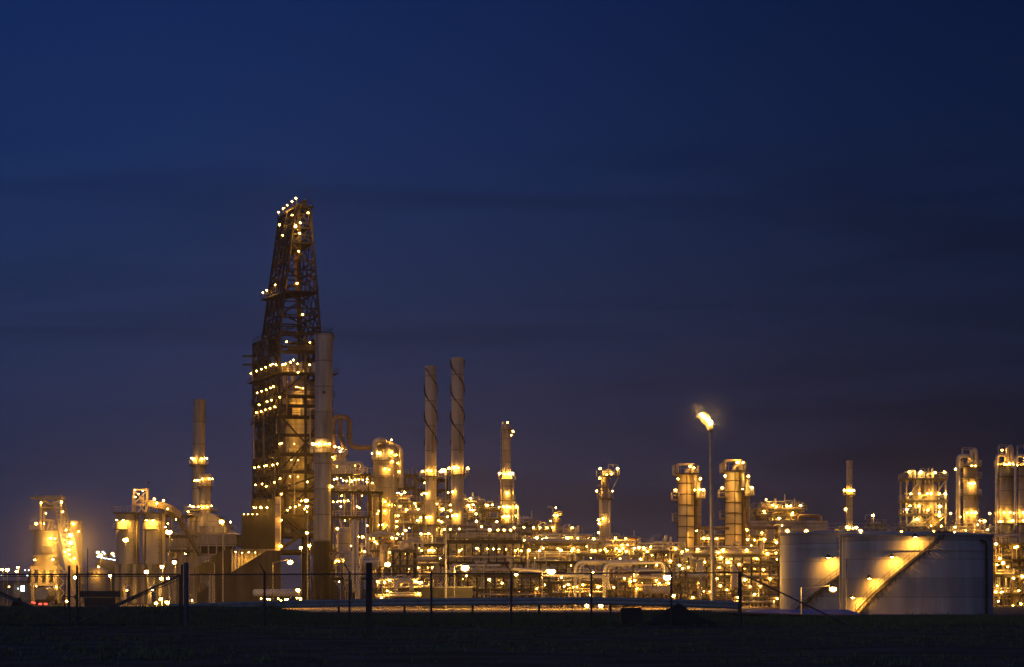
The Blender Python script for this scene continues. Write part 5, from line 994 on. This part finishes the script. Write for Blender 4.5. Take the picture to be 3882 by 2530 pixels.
drum('long golden drum lying in steam near the flame mast', 2446, 2540, 2222, 2252, 424, 'shell')
drum('lit drum between the front pipe loop and the golden steam drum', 2398, 2440, 2212, 2236, 436, 'shell')
drum('stubby drum lying low under the farther clad tower', 2612, 2680, 2172, 2190, 432, 'clad')
drum('slim horizontal drum high on the decks beside the first spiral chimney', 1545, 1605, 1934, 1950, 562, 'shell')
drum('slim exchanger drum beneath the second spiral chimney', 1682, 1736, 2010, 2022, 548, 'shell')
drum('bright exchanger drum lying in the bays under the coolers', 1560, 1640, 2110, 2128, 494, 'clad')
drum('long white tank trailer body parked beside the coke pit', 965, 1138, 2234, 2262, 500, 'white', 'storage_drum')
drum('hooded drum high beside the condenser structure', 1290, 1325, 2000, 2032, 560, 'shell')
for a, c, p0, p1, Y, lb in ((1276, 1330, 2008, 2110, 560, 'round-topped vessel glowing beneath the condenser structure'), (1303, 1345, 2095, 2200, 500, 'dark round-topped vessel beside the chimney base'), (1440, 1468, 2060, 2150, 512, 'stubby upright vessel on the cluttered deck before the domed column'), (1640, 1668, 2140, 2300, 486, 'upright vessel beneath the exchanger bundles'), (2085, 2112, 2020, 2056, 548, 'small upright vessel at the foot of the gooseneck column'), (2355, 2385, 2098, 2160, 500, 'upright vessel in front of the necked column decks'), (2640, 2668, 2120, 2190, 436, 'pale upright vessel on the multi-level rack under the clad towers'), (2905, 2935, 1995, 2052, 496, 'upright vessel in the crowded decks near the tanks'), (2950, 2975, 1998, 2052, 496, 'second upright vessel in the crowded decks, closest to the tanks'), (2768, 2800, 2140, 2230, 438, 'broad upright vessel beneath the closer clad tower')):
    column('upright_vessel', lb, 'vessel', a, c, p0, p1, Y, 'shell', (), (), 'dome', None, None, None, 22)
# sheds low behind the guardrail
for a, c, p0, lb, m in ((1598, 1790, 2228, 'low row of grey cabins behind the guardrail by the tall lamp mast', 'black'),):
    Y = 402; t = thing('cabin', lb, 'cabin', (X(1700, Y), Y, GZ)); b = MB(); b.mm((X(a, Y), Y, GZ), (X(c, Y), Y + 5, Z(p0, Y))); b.build('wall', M[m], t)
    b = MB(); b.mm((X(a + 60, Y), Y - .03, GZ + .1), (X(a + 84, Y), Y - .004, Z(2238, Y)))
    b.build('shutter', M['dark'], t); b = MB(); b.mm((X(a - 3, Y), Y - .3, Z(p0, Y) + .003), (X(c + 3, Y), Y + 5.3, Z(p0, Y) + .15)); b.build('roof', M['galv'], t)
# ================================================================ lamps of the middle rows: taken by the structure they stand in
mid = []
def zl(x0, y0, s, big, *pts):
    for p in pts: mid.append((x0 + p[0] / s, y0 + p[1] / s, p[2] if len(p) > 2 else big))
zl(1500, 1700, 2.386, .25, (15, 405), (28, 405), (55, 415), (80, 400, .34), (173, 500), (372, 503), (495, 513), (658, 517, .3), (702, 512), (680, 452, .32), (830, 515, .36), (873, 512), (935, 532), (40, 523), (98, 556, .34), (203, 552), (425, 551, .34), (500, 561, .3), (678, 558), (704, 560), (727, 592, .3), (22, 610), (225, 628, .3), (468, 620), (12, 660), (200, 654), (390, 651), (413, 665), (730, 661, .32), (915, 665), (8, 708), (777, 710), (850, 738, .38), (925, 740, .3), (983, 740, .3), (1040, 740, .3), (1070, 716, .3), (90, 743, .34), (363, 733, .36), (440, 733), (493, 733), (575, 731), (20, 775), (66, 775), (229, 773, .3), (295, 773, .3), (735, 905, .36), (830, 910), (884, 912), (935, 916, .32), (996, 913, .3), (1083, 925), (1102, 912), (1135, 926), (233, 925), (302, 925, .3), (320, 922, .34), (345, 925, .34), (577, 928), (600, 915), (218, 985), (640, 1153), (178, 1205, .36), (142, 1208), (203, 1213), (233, 1213), (203, 1080), (330, 1080), (292, 1078), (962, 1220), (205, 1318))
zl(1200, 1850, 3.1, .25, (195, 165), (245, 163, .28), (283, 157, .28), (325, 155, .3), (370, 152, .28), (286, 218), (477, 220, .28), (505, 235), (597, 443), (245, 480, .40), (362, 567), (541, 578, .42), (492, 575), (243, 678), (403, 682), (620, 597), (685, 635, .28), (672, 597), (890, 590, .40), (940, 593), (955, 540), (1015, 540), (565, 748), (862, 756, .3), (231, 862), (262, 862), (325, 860, .3), (350, 850), (625, 835, .34), (787, 845), (713, 900), (718, 1105), (800, 1115), (860, 1090, .3), (1110, 1108), (833, 1210), (765, 1290, .42))
zl(1200, 1500, 1.825, .25, (145, 493), (178, 488), (217, 484), (265, 486), (122, 580), (140, 577), (185, 588), (210, 590), (245, 593), (267, 583), (292, 582), (320, 583), (350, 578, .3), (350, 600), (385, 605))
zl(1900, 1850, 3.1, .25, (35, 495, .3), (110, 495, .3), (150, 467, .3), (267, 465), (380, 467), (457, 467), (541, 470, .3), (418, 588, .36), (532, 588), (783, 590, .44), (838, 467), (900, 592), (1090, 600, .3), (1343, 595, .40), (1465, 598, .32), (1420, 672, .3), (1485, 672), (270, 615), (310, 615), (483, 605), (52, 722, .3), (167, 738), (190, 718), (235, 740), (325, 735, .38), (452, 738), (493, 712), (668, 713), (700, 735, .40), (848, 717, .28), (830, 742), (903, 733), (1067, 733), (1107, 738), (1165, 735), (1220, 720, .3), (1243, 745), (1350, 712, .3), (1430, 710, .34), (1393, 740, .3), (1470, 748, .34), (1397, 832), (1470, 838, .28), (187, 1018), (710, 1050), (1095, 893), (1080, 993), (420, 1187), (513, 1140), (788, 1137, .3), (845, 1167, .28), (883, 1165, .36), (963, 1140, .28), (1140, 1165, .34), (1050, 1260), (1322, 1170), (1447, 1065), (1520, 1100))
zl(2400, 1700, 2.387, .25, (13, 903), (53, 900, .36), (97, 902, .3), (160, 892), (130, 935), (67, 1003), (337, 1020, .34), (385, 910, .34), (585, 915, .34), (443, 938), (600, 815), (640, 815, .38), (680, 815), (757, 818), (845, 820), (815, 922, .34), (770, 942), (1028, 922, .34), (795, 988), (860, 1032, .32), (1215, 953, .36), (1293, 948), (650, 1030), (215, 1055), (1030, 830), (1100, 830), (1190, 825, .3), (1165, 765, .3), (1240, 765, .3), (1270, 825, .3), (1298, 850, .32), (1348, 700), (725, 1108), (780, 1080), (605, 1110), (320, 1220, .34), (5, 1145), (15, 1195, .3), (35, 1272, .3), (210, 1195), (240, 1222), (540, 1350, .26), (600, 1220), (790, 1245), (893, 1248), (850, 1280), (1150, 1248), (1303, 1360), (1280, 1440, .28), (1110, 1440), (1030, 1440), (600, 1255), (1010, 1190), (1060, 1250), (420, 1060), (500, 1080), (900, 1075), (960, 1050), (1120, 1000), (1180, 1100), (1240, 1180), (1100, 1320), (950, 1350), (700, 1300), (760, 1180))
zl(2400, 1500, 1.825, .26, (920, 720), (1065, 765, .32), (1090, 765, .32), (1160, 762, .34), (1100, 823, .3), (965, 760), (990, 770), (1010, 850), (905, 800))
def in_frame(f, px, py, s=8): return f['px0'] - s <= px <= f['px1'] + s and f['top'] - 46 <= py <= f['bot']
for (px, py, r) in mid:
    c = [f for f in FRAMES if in_frame(f, px, py)]
    if not c: c = sorted(FRAMES, key=lambda f: abs(px - (f['px0'] + f['px1']) / 2) + (0 if f['top'] - 60 < py < f['bot'] else 300))[:1]
    c.sort(key=lambda f: (abs(py - f['top']) > 55, f['Y'])); f = min(c, key=lambda f: f['Y'])
    Y = f['Y'] - .75; p = P(px, py, Y); below = [z for z in f['lv'] + [f['zb']] if z < p.z - .3]
    drop = min(3.5, p.z - max(below)) if below else 0
    lamp(f['t'], p, r, drop, 'post' if drop else 'wall')
# unseen bulbs added deep in the decks to brighten dark corners
rr = random.Random(77)
for f in FRAMES:
    w_ = f['px1'] - f['px0']
    lv = sorted(f['lv'])
    for i, z in enumerate(lv):
        for k in range(max(1, int(w_ / 62))):
            x = X(f['px0'] + w_ * (k + rr.uniform(.2, .8)) / max(1, int(w_ / 62)), f['Y'])
            lamp(f['t'], V(x, f['Y'] + rr.uniform(.25, .75) * f['depth'], z - .9), .17, 0, 'wall')
# ================================================================ street lamps and masts
def street(label, pole_px, top_py, head, Y, r=.42, style='sodium', both=False, lit=True, base=None, pole_r=.09):
    z0 = gz(X(pole_px, Y), Y); t = thing('street_lamp', label, 'street lamp', (X(pole_px, Y), Y, z0)); b = MB(); x = X(pole_px, Y)
    b.tube((x, Y, z0), (x, Y, Z(top_py, Y)), pole_r, 8, pole_r * .6); b.build('pole', M['galv'], t)
    hx, hz = X(head[0], Y), Z(head[1], Y)
    if abs(head[0] - pole_px) > 8:
        b = MB(); b.path(arc([(x, Y, Z(top_py, Y) - .3), (x, Y, Z(top_py, Y) + .05), (hx, Y, hz + r * 1.3)], .5), .05, 6); b.build('arm', M['galv'], t)
    b = MB(); b.ball((hx, Y, hz + r * .8), r * 1.15, 10, 6, .5); hd = b.build('lamp_head', M['galv'], t)
    if lit:
        b = MB(); b.ball((hx, Y, hz), r, 12, 7, .75); b.build('bulb', M[style], hd); b = MB(); b.ball((hx, Y, hz - .02), r * 1.2, 12, 7, .8); b.ball((hx, Y, hz - .02), r * 1.45, 12, 7, .8); b.build('bloom_shell', M['bloom'], hd)  # bloom shells added round the lit bulb
    return t
street('street lamp with short arm glaring in front of the coke pit', 1034, 2135, (1100, 2132), 390, .40)
street('street lamp glaring over the fence beside the wooden post', 1450, 2160, (1469, 2140), 390, .42)
street('street lamp glaring alone under the cooler bank', 1722, 2150, (1763, 2154), 392, .60, 'flood')
street('street lamp glaring above the low silvery pipe', 2055, 2175, (2090, 2168), 388, .60, 'flood')
street('street lamp glaring on a dark post between the pipe loops and the flame mast', 2543, 2200, (2530, 2190), 392, .58, 'flood')
street('street lamp with long bent arm glaring in front of the pale tank', 3035, 2229, (3158, 2234), 190, .24, 'flood', pole_r=.11)
street('unlit street lamp with its arm reaching over the coke pit wall', 735, 2132, (795, 2128), 390, .3, lit=False)
street('unlit street lamp facing back toward its twin before the coke pit', 813, 2140, (785, 2134), 394, .3, lit=False)
street('tall lamp mast with tilted bright head behind the guardrail middle', 1690, 1790, (1681, 1784), 398, .40, 'sodium', pole_r=.19)
street('tall lamp mast with tilted bright head before the boiler house', 845, 1985, (840, 1978), 430, .40, 'sodium', pole_r=.13)
street('tall lamp mast with tilted bright head before the derrick tower', 1166, 1915, (1161, 1898), 420, .36, 'dim', pole_r=.13)
street('lamp mast with bright head before the twin silo on the open-sky side', 478, 2060, (476, 2047), 400, .40, 'sodium')
street('lamp mast with bright head before the transfer tower', 643, 2030, (640, 2018), 400, .46, 'sodium')
street('lamp post with twin-glow head near the edge of the picture', 28, 2165, (28, 2161), 400, .3)
street('lamp post before the domed store', 382, 2110, (380, 2106), 420, .36)
for px, py, r, lb in ((8, 2160, .5, 'amber yard lamp at the very edge of the picture'), (67, 2152, .46, 'amber yard lamp, the upper of a close pair beside the site office'), (62, 2167, .44, 'amber yard lamp, the lower of a close pair beside the site office'), (286, 2190, .5, 'amber yard lamp at the foot of the storage silo'), (417, 2184, .4, 'amber yard lamp below the domed store edge'), (555, 2169, .55, 'amber yard lamp between the legs of the twin silos'), (614, 2149, .5, 'amber yard lamp beside the twin silo nearest the boiler house'), (661, 2132, .55, 'amber yard lamp under the transfer tower'), (610, 2194, .36, 'amber yard lamp on the gate side of the transfer tower'), (637, 2193, .4, 'amber yard lamp behind the rising gate brace'), (609, 2272, .34, 'ground lamp behind the gate brace, upper of a cluster'), (632, 2284, .42, 'ground lamp behind the gate brace, lowest of a cluster'), (591, 2287, .3, 'small ground lamp on the crest beneath the twin silos'), (1129, 2238, .4, 'yard lamp above the white tank trailer'), (1140, 2078, .4, 'yard lamp at the foot of the derrick tower braces'), (1164, 2021, .42, 'lamp hung among the lower braces of the derrick tower'), (1173, 2069, .42, 'lamp on the derrick tower side of the chimney base'), (1164, 1920, .42, 'lamp on a post directly under the tilted mast head by the derrick tower'), (2225, 2297, .4, 'yard lamp low beneath the guardrail, first of two'), (2278, 2297, .44, 'yard lamp low beneath the guardrail, second of two'), (2553, 2258, .34, 'low yard lamp right beside the dark lamp post'), (3309, 1954, .34, 'lone lamp on the skyline between thin chimney and frame tower'), (1855, 2068 + 130, .3, 'yard lamp standing under the leggy dark rack'), (1957, 2178, .36, 'yard lamp on a short post by the pale low pipe')):
    Y = 400 if py > 2235 else 430 if px > 900 else 470
    if px in (3309,): Y = 520
    if px in (1140, 1164, 1173): Y = 566
    st = 'flood' if 100 < px < 700 and r > .34 else 'sodium'
    if px < 100: r *= .6
    z0 = GZ; b = MB(); t = thing('yard_lamp', lb, 'yard lamp', (X(px, Y), Y, z0)); b.tube((X(px, Y) + .2, Y + .1, z0), (X(px, Y) + .2, Y + .1, Z(py, Y) + r), .07, 6); b.build('pole', M['galv'], t)
    b = MB(); b.ball((X(px, Y), Y, Z(py, Y) + r * .85), r * 1.1, 8, 5, .5); hd = b.build('lamp_head', M['dark'], t); b = MB(); b.ball((X(px, Y), Y, Z(py, Y)), r * (.62 if st == 'flood' else .75), 10, 6, .85); b.build('bulb', M[st], hd); b = MB(); k_ = r * (.62 if st == 'flood' else .75); b.ball((X(px, Y), Y, Z(py, Y)), k_ * 1.3, 10, 6, .85); b.ball((X(px, Y), Y, Z(py, Y)), k_ * 1.7, 10, 6, .85); b.build('bloom_shell', M['bloom'], hd)  # outer balls are added shells that imitate bloom
b = MB(); Y = 300; b.tube((X(332, Y), Y, GZ), P(332, 2080, Y), .06, 6); tag(b.build('thin_pole', M['dark'], None, (X(332, Y), Y, GZ)), 'thin dark bare pole between the gate end posts and the domed store', 'pole')
# far works with white lights, and low building at the edge
Y = 900; t = thing('distant_works', 'distant works with strings of white lights beyond the twin silos', 'works', (X(400, Y), Y, GZ)); b = MB(); b.mm((X(366, Y), Y, GZ), (X(440, Y), Y + 12, Z(2126, Y))); b.mm((X(380, Y), Y + 2, Z(2126, Y)), (X(400, Y), Y + 8, Z(2096, Y))); b.build('hull', M['dark'], t)
rr = random.Random(9)
for k in range(14): lamp(t, P(368 + k * 5.2, 2112 + k * .9 + rr.uniform(-1, 1), Y - 2), .26, 0, 'cool')
for px, py, r, s in ((371, 2095, .7, 'wall'), (390, 2093, .55, 'cool'), (396, 2099, .5, 'cool'), (427, 2100, .65, 'wall'), (384, 2106, .5, 'wall'), (432, 2109, .45, 'cool')): lamp(t, P(px, py, Y - 2), r, 0, s)
Y = 640; t = thing('site_office', 'low site office with cool white lit window beside the loading silo', 'office', (X(100, Y), Y, GZ)); b = MB(); b.mm((X(52, Y), Y, GZ), (X(122, Y), Y + 8, Z(2212, Y))); b.build('wall', M['concrete'], t); b = MB(); b.mm((X(80, Y), Y - .05, Z(2242, Y)), (X(92, Y), Y - .003, Z(2222, Y))); b.build('window', M['coolw'], t)
b = MB(); b.mm((X(78, Y), Y + 9, GZ), (X(122, Y), Y + 16, Z(2158, Y))); b.build('rear_block', M['darkclad'], t)
for px, py in ((95, 2162), (109, 2162), (104, 2182), (5, 2180)): lamp(t, P(px, py, Y - 1), .24, 0, 'cool')
lamp(t, P(68, 2232, Y - 1), .3, 0, 'cool'); lamp(t, P(34, 2225, Y - 1), .3, 0, 'dim')
b = MB(); Y = 700; t = thing('low_warehouse', 'low dark warehouse strip along the skyline at the edge of the picture', 'warehouse', (X(20, Y), Y, GZ)); b.mm((X(-200, Y), Y, GZ), (X(122, Y), Y + 20, Z(2205, Y))); b.build('wall', M['concrete'], t); b = MB(); b.mm((X(-202, Y), Y - .5, Z(2205, Y) + .003), (X(124, Y), Y + 20.5, Z(2203, Y))); b.build('roof', M['darkclad'], t)
# ================================================================ flame mast
Y = 400; t = thing('flare_mast', 'slim flare mast with a glaring orange flame streaming from its tip', 'flare', (X(2701, Y), Y, GZ))
b = MB(); b.tube(V(X(2701, Y), Y, GZ), P(2701, 2100, Y), S(8.5, Y), 16, S(8.5, Y)); b.tube(P(2701, 2100, Y), P(2694, 1640, Y), S(8.5, Y), 16, S(6, Y)); b.build('mast', M['galv'], t)
b = MB(); b.lathe([(S(6, Y), 0), (S(8, Y), .3), (S(8, Y), 1.1), (S(7, Y), 1.3)], P(2694, 1640, Y), 14); b.build('burner_tip', M['rust'], t)
b = MB(); pts = [P(2694, 1618, Y), P(2690, 1604, Y), P(2683, 1594, Y), P(2670, 1583, Y), P(2657, 1572, Y)]; rad = [.30, .46, .46, .34, .10]
for i, p in enumerate(pts): b.ball(p, rad[i] * (1.05 if i in (1, 3) else .95), 12, 8, 1.1)
for p, q, r0, r1 in zip(pts[:-1], pts[1:], rad[:-1], rad[1:]): b.path([p, q], r0 * .95, 12, r1 * .95)
fo = b.build('flame', M['flame'], t)
rr = random.Random(8)
def tongue(b, p, q, r0, n=9):
    p, q = Vector(p), Vector(q); pts = []
    for i in range(n): f = i / (n - 1); pts.append(p.lerp(q, f) + V(rr.uniform(-.12, .12), rr.uniform(-.1, .1), rr.uniform(-.1, .1) + .25 * math.sin(f * PI)))
    prev = None
    for i, a_ in enumerate(pts):
        f = i / (n - 1); r_ = r0 * (1 - f) ** .7 * (.75 + .5 * math.sin(f * PI)) + .03; b.ball(a_, r_, 10, 7, 1.1)
        if prev: b.path([prev[0], a_], prev[1] * .96, 10, r_ * .96)
        prev = (a_, r_)
b = MB()
for (x0_, y0_, x1_, y1_, r_) in ((2693, 1618, 2648, 1572, .72), (2692, 1612, 2662, 1562, .55), (2690, 1610, 2650, 1588, .5), (2694, 1616, 2676, 1570, .5), (2690, 1606, 2640, 1578, .4)): tongue(b, P(x0_, y0_, Y - .02), P(x1_, y1_, Y), r_)
b.build('flame_edge', glow_shell_mat('flame_edge', (1.0, .5, .09), 1.6, .6), fo)
# ================================================================ tanks
def tank(label, pc, pr, Yc, pyt, stair, lm):
    # Yc = distance of the shell's near side
    Rr = S(pr, Yc); cx = X(pc, Yc); yc = Yc + Rr * .0; zt = Z(pyt, Yc - Rr * .6); t = thing('storage_tank', label, 'tank', (cx, yc, GZ), 'storage tanks'); b = MB()
    b.lathe([(Rr, GZ), (Rr, zt)], (cx, yc, 0), 96, False); b.build('shell', M['tank'], t)
    b = MB(); b.lathe([(Rr * 1.002, zt - .25), (Rr + .22, zt - .22), (Rr + .22, zt + .06), (Rr * .96, zt + .12), (Rr * .5, zt + Rr * .04), (.01, zt + Rr * .05)], (cx, yc, 0), 96, False); b.build('roof', M['tank_roof'], t)
    b = MB()
    for f in (.80,): b.ring((cx, yc, 0), Rr, Rr + .16, GZ + (zt - GZ) * f, GZ + (zt - GZ) * f + .18, 96)
    b.build('wind_girder', M['tank'], t)
    b = MB(); b.ring_rail((cx, yc, 0), Rr + .1, zt + .1, 1.1, 64, 0, 2 * PI, .04); b.build('rim_railing', M['galv'], t)
    a0, a1 = stair; st = t; b = MB(); k = 60; prev = None
    for i in range(k + 1):
        f = i / k; a = a0 + (a1 - a0) * f; z = GZ + (zt - GZ) * f; d = V(math.cos(a), math.sin(a), 0); c = V(cx, yc, z)
        p, q = c + d * (Rr + .12), c + d * (Rr + .95); b.beam(p, q, .28, .05)
        if prev:
            b.beam(prev[0], p, .05, .26); b.beam(prev[1], q, .05, .26); b.beam(prev[1] + V(0, 0, 1), q + V(0, 0, 1), .05); b.beam(prev[1] + V(0, 0, .5), q + V(0, 0, .5), .04)
        if i % 3 == 0: b.beam(q, q + V(0, 0, 1), .05); b.beam(c + d * (Rr + .02) - V(0, 0, 1.0), q - V(0, 0, .1), .06)
        prev = (p, q)
    b.build('spiral_stair', M['steel'], t)
    for e in lm:
        if e[0] == 'a':
            a, f = e[1], e[2]; d = V(math.cos(a), math.sin(a), 0); lamp(t, V(cx, yc, GZ + (zt - GZ) * f) + d * (Rr + 1.35), .38, 0, 'hood')
        else: lamp(t, V(X(e[1], Yc), yc - e[3] if len(e) > 3 else yc, Z(e[2], Yc)), .30, 1.5)
    return t, cx, yc, Rr, zt
def ang_of(px, Y0, cx, yc, Rr):
    k = (px - CX) / F; lo, hi = -PI, 0.0
    for _ in range(60):
        m_ = (lo + hi) / 2; x, y = cx + Rr * math.cos(m_), yc + Rr * math.sin(m_)
        if x / y < k: lo = m_
        else: hi = m_
    return lo
Ya, Yb = 324, 300
def tk(pc, pr, Yc): return X(pc, Yc), Yc, S(pr, Yc)
ga, gb = tk(3240, 281, Ya), tk(3472, 287, Yb)
aa = lambda px: ang_of(px, Ya, *ga); ab = lambda px: ang_of(px, Yb, *gb)
tank('pale storage tank partly hidden behind its twin, broad sky-lit face', 3240, 281, Ya, 2021, (aa(3020), aa(3400)), [('a', aa(3152), .70), ('p', 2985, 2013), ('p', 3057, 2014), ('p', 3172, 2015)])
t, cx, yc, Rr, zt = tank('pale storage tank in full view, lit stairway climbing across its face', 3472, 287, Yb, 2027, (ab(3252), ab(3570)), [('a', ab(3262), .24), ('a', ab(3318), .47), ('a', ab(3393), .73), ('a', ab(3470), .97), ('p', 3262, 2013), ('p', 3417, 2018), ('p', 3540, 2018), ('p', 3617, 2020)])
b = MB(); a = ab(3732); d = V(math.cos(a), math.sin(a), 0); a2 = ab(3712); d2 = V(math.cos(a2), math.sin(a2), 0); b.path(arc([V(cx, yc, GZ) + d * (Rr + .3), V(cx, yc, zt - 1) + d * (Rr + .3), V(cx, yc, zt - .8) + d2 * (Rr + .25)], .5), .16, 10); b.build('foam_pipe', M['dark'], t)
b = MB(); d = V(math.cos(ab(3193)), math.sin(ab(3193)), 0); b.tube(V(cx, yc, GZ) + d * (Rr + .2), V(cx, yc, zt) + d * (Rr + .2), .14, 8); d = V(math.cos(ab(3214)), math.sin(ab(3214)), 0); b.tube(V(cx, yc, GZ) + d * (Rr + .2), V(cx, yc, zt - 3) + d * (Rr + .2), .12, 8); b.build('drain_pipe', M['galv'], t)
b = MB(); a = ab(3575); d = V(math.cos(a), math.sin(a), 0); c = V(cx, yc, zt) + d * (Rr - .4); b.mm((c.x - 1.4, c.y - .6, zt + .15), (c.x + 1.4, c.y + 1.4, zt + .3)); b.rail([(c.x - 1.4, c.y - .6, zt + .3), (c.x + 1.4, c.y - .6, zt + .3)], 1.3, .07, .9); b.build('stair_landing', M['deck'], t)
# ================================================================ steam
def steam(label, c, dims, tilt, dens):
    m, tt = NT('steam'); N = tt.nodes; out = N.new('ShaderNodeOutputMaterial'); pv = N.new('ShaderNodeVolumePrincipled'); tc = N.new('ShaderNodeTexCoord'); ns = N.new('ShaderNodeTexNoise'); ns.inputs['Scale'].default_value = .9; ns.inputs['Detail'].default_value = 5; link(tt, tc.outputs['Object'], ns.inputs['Vector'])
    mr = N.new('ShaderNodeMapRange'); mr.inputs[1].default_value = .40; mr.inputs[2].default_value = .66; mr.inputs[3].default_value = 0; mr.inputs[4].default_value = dens; link(tt, ns.outputs['Fac'], mr.inputs[0])
    ln = N.new('ShaderNodeVectorMath'); ln.operation = 'LENGTH'; dv = N.new('ShaderNodeVectorMath'); dv.operation = 'DIVIDE'; dv.inputs[1].default_value = dims; link(tt, tc.outputs['Object'], dv.inputs[0]); link(tt, dv.outputs[0], ln.inputs[0])
    fo_ = N.new('ShaderNodeMapRange'); fo_.interpolation_type = 'SMOOTHSTEP'; fo_.inputs[1].default_value = .1; fo_.inputs[2].default_value = .95; fo_.inputs[3].default_value = 1; fo_.inputs[4].default_value = 0; link(tt, ln.outputs['Value'], fo_.inputs[0])
    mu = N.new('ShaderNodeMath'); mu.operation = 'MULTIPLY'; link(tt, mr.outputs[0], mu.inputs[0]); link(tt, fo_.outputs[0], mu.inputs[1]); link(tt, mu.outputs[0], pv.inputs['Density']); pv.inputs['Color'].default_value = (.96, .96, .96, 1); link(tt, pv.outputs[0], out.inputs['Volume'])
    b = MB(); b.ball((0, 0, 0), 1, 24, 14); b.v = [(x * dims[0], y * dims[1], z * dims[2]) for x, y, z in b.v]; o = b.build('steam_plume', m, None, (0, 0, 0)); o.location = c; o.rotation_euler = (0, -tilt, 0); tag(o, label, 'steam', kind='stuff')
GLOW = True
def glow_volume(label, c, dims, dens):  # added volume, imitates the bloom round bright lights
    m, tt = NT('glow_cloud'); N = tt.nodes; out = N.new('ShaderNodeOutputMaterial'); pv = N.new('ShaderNodeVolumePrincipled'); pv.inputs['Anisotropy'].default_value = .5
    tc = N.new('ShaderNodeTexCoord'); ln = N.new('ShaderNodeVectorMath'); ln.operation = 'LENGTH'; sc_ = N.new('ShaderNodeVectorMath'); sc_.operation = 'DIVIDE'; sc_.inputs[1].default_value = dims; link(tt, tc.outputs['Object'], sc_.inputs[0]); link(tt, sc_.outputs[0], ln.inputs[0])
    mr = N.new('ShaderNodeMapRange'); mr.interpolation_type = 'SMOOTHSTEP'; mr.inputs[1].default_value = 0; mr.inputs[2].default_value = .97; mr.inputs[3].default_value = dens; mr.inputs[4].default_value = 0; link(tt, ln.outputs['Value'], mr.inputs[0]); link(tt, mr.outputs[0], pv.inputs['Density'])
    pv.inputs['Color'].default_value = (.95, .93, .9, 1); link(tt, pv.outputs[0], out.inputs['Volume'])
    b = MB(); b.ball((0, 0, 0), 1, 28, 16); b.v = [(c.x + x * dims[0], c.y + y * dims[1], c.z + z * dims[2]) for x, y, z in b.v]; o = b.build('glow_cloud', m, None, c); tag(o, label, 'glow_volume', kind='stuff')
if STEAM:
    glow_volume('added volume glowing around the floodlights of the loading silo', P(262, 2050, 548), (24, 18, 19), .011)
    glow_volume('added faint volume glowing round the flame of the flare mast', P(2676, 1590, 400), (6.5, 6.5, 6.5), .011)
    glow_volume('added denser glow volume close to the floodlights of the loading silo', P(266, 2050, 546), (9, 9, 8), .02)
    steam('wisp of steam drifting up beside the clad towers', P(2448, 2070, 452), (5.0, 1.3, 1.2), math.radians(40), .55)
    steam('soft steam cloud in front of the necked column', P(2238, 2080, 505), (3.6, 2.2, 2.2), math.radians(35), .30)
    steam('low steam around the golden drum', P(2505, 2236, 418), (4.6, 2.0, 1.6), 0, .16)
# ---------------------------------------------------------------- finish
print('LAMPS', NLAMP[0], 'OBJECTS', len(bpy.data.objects))
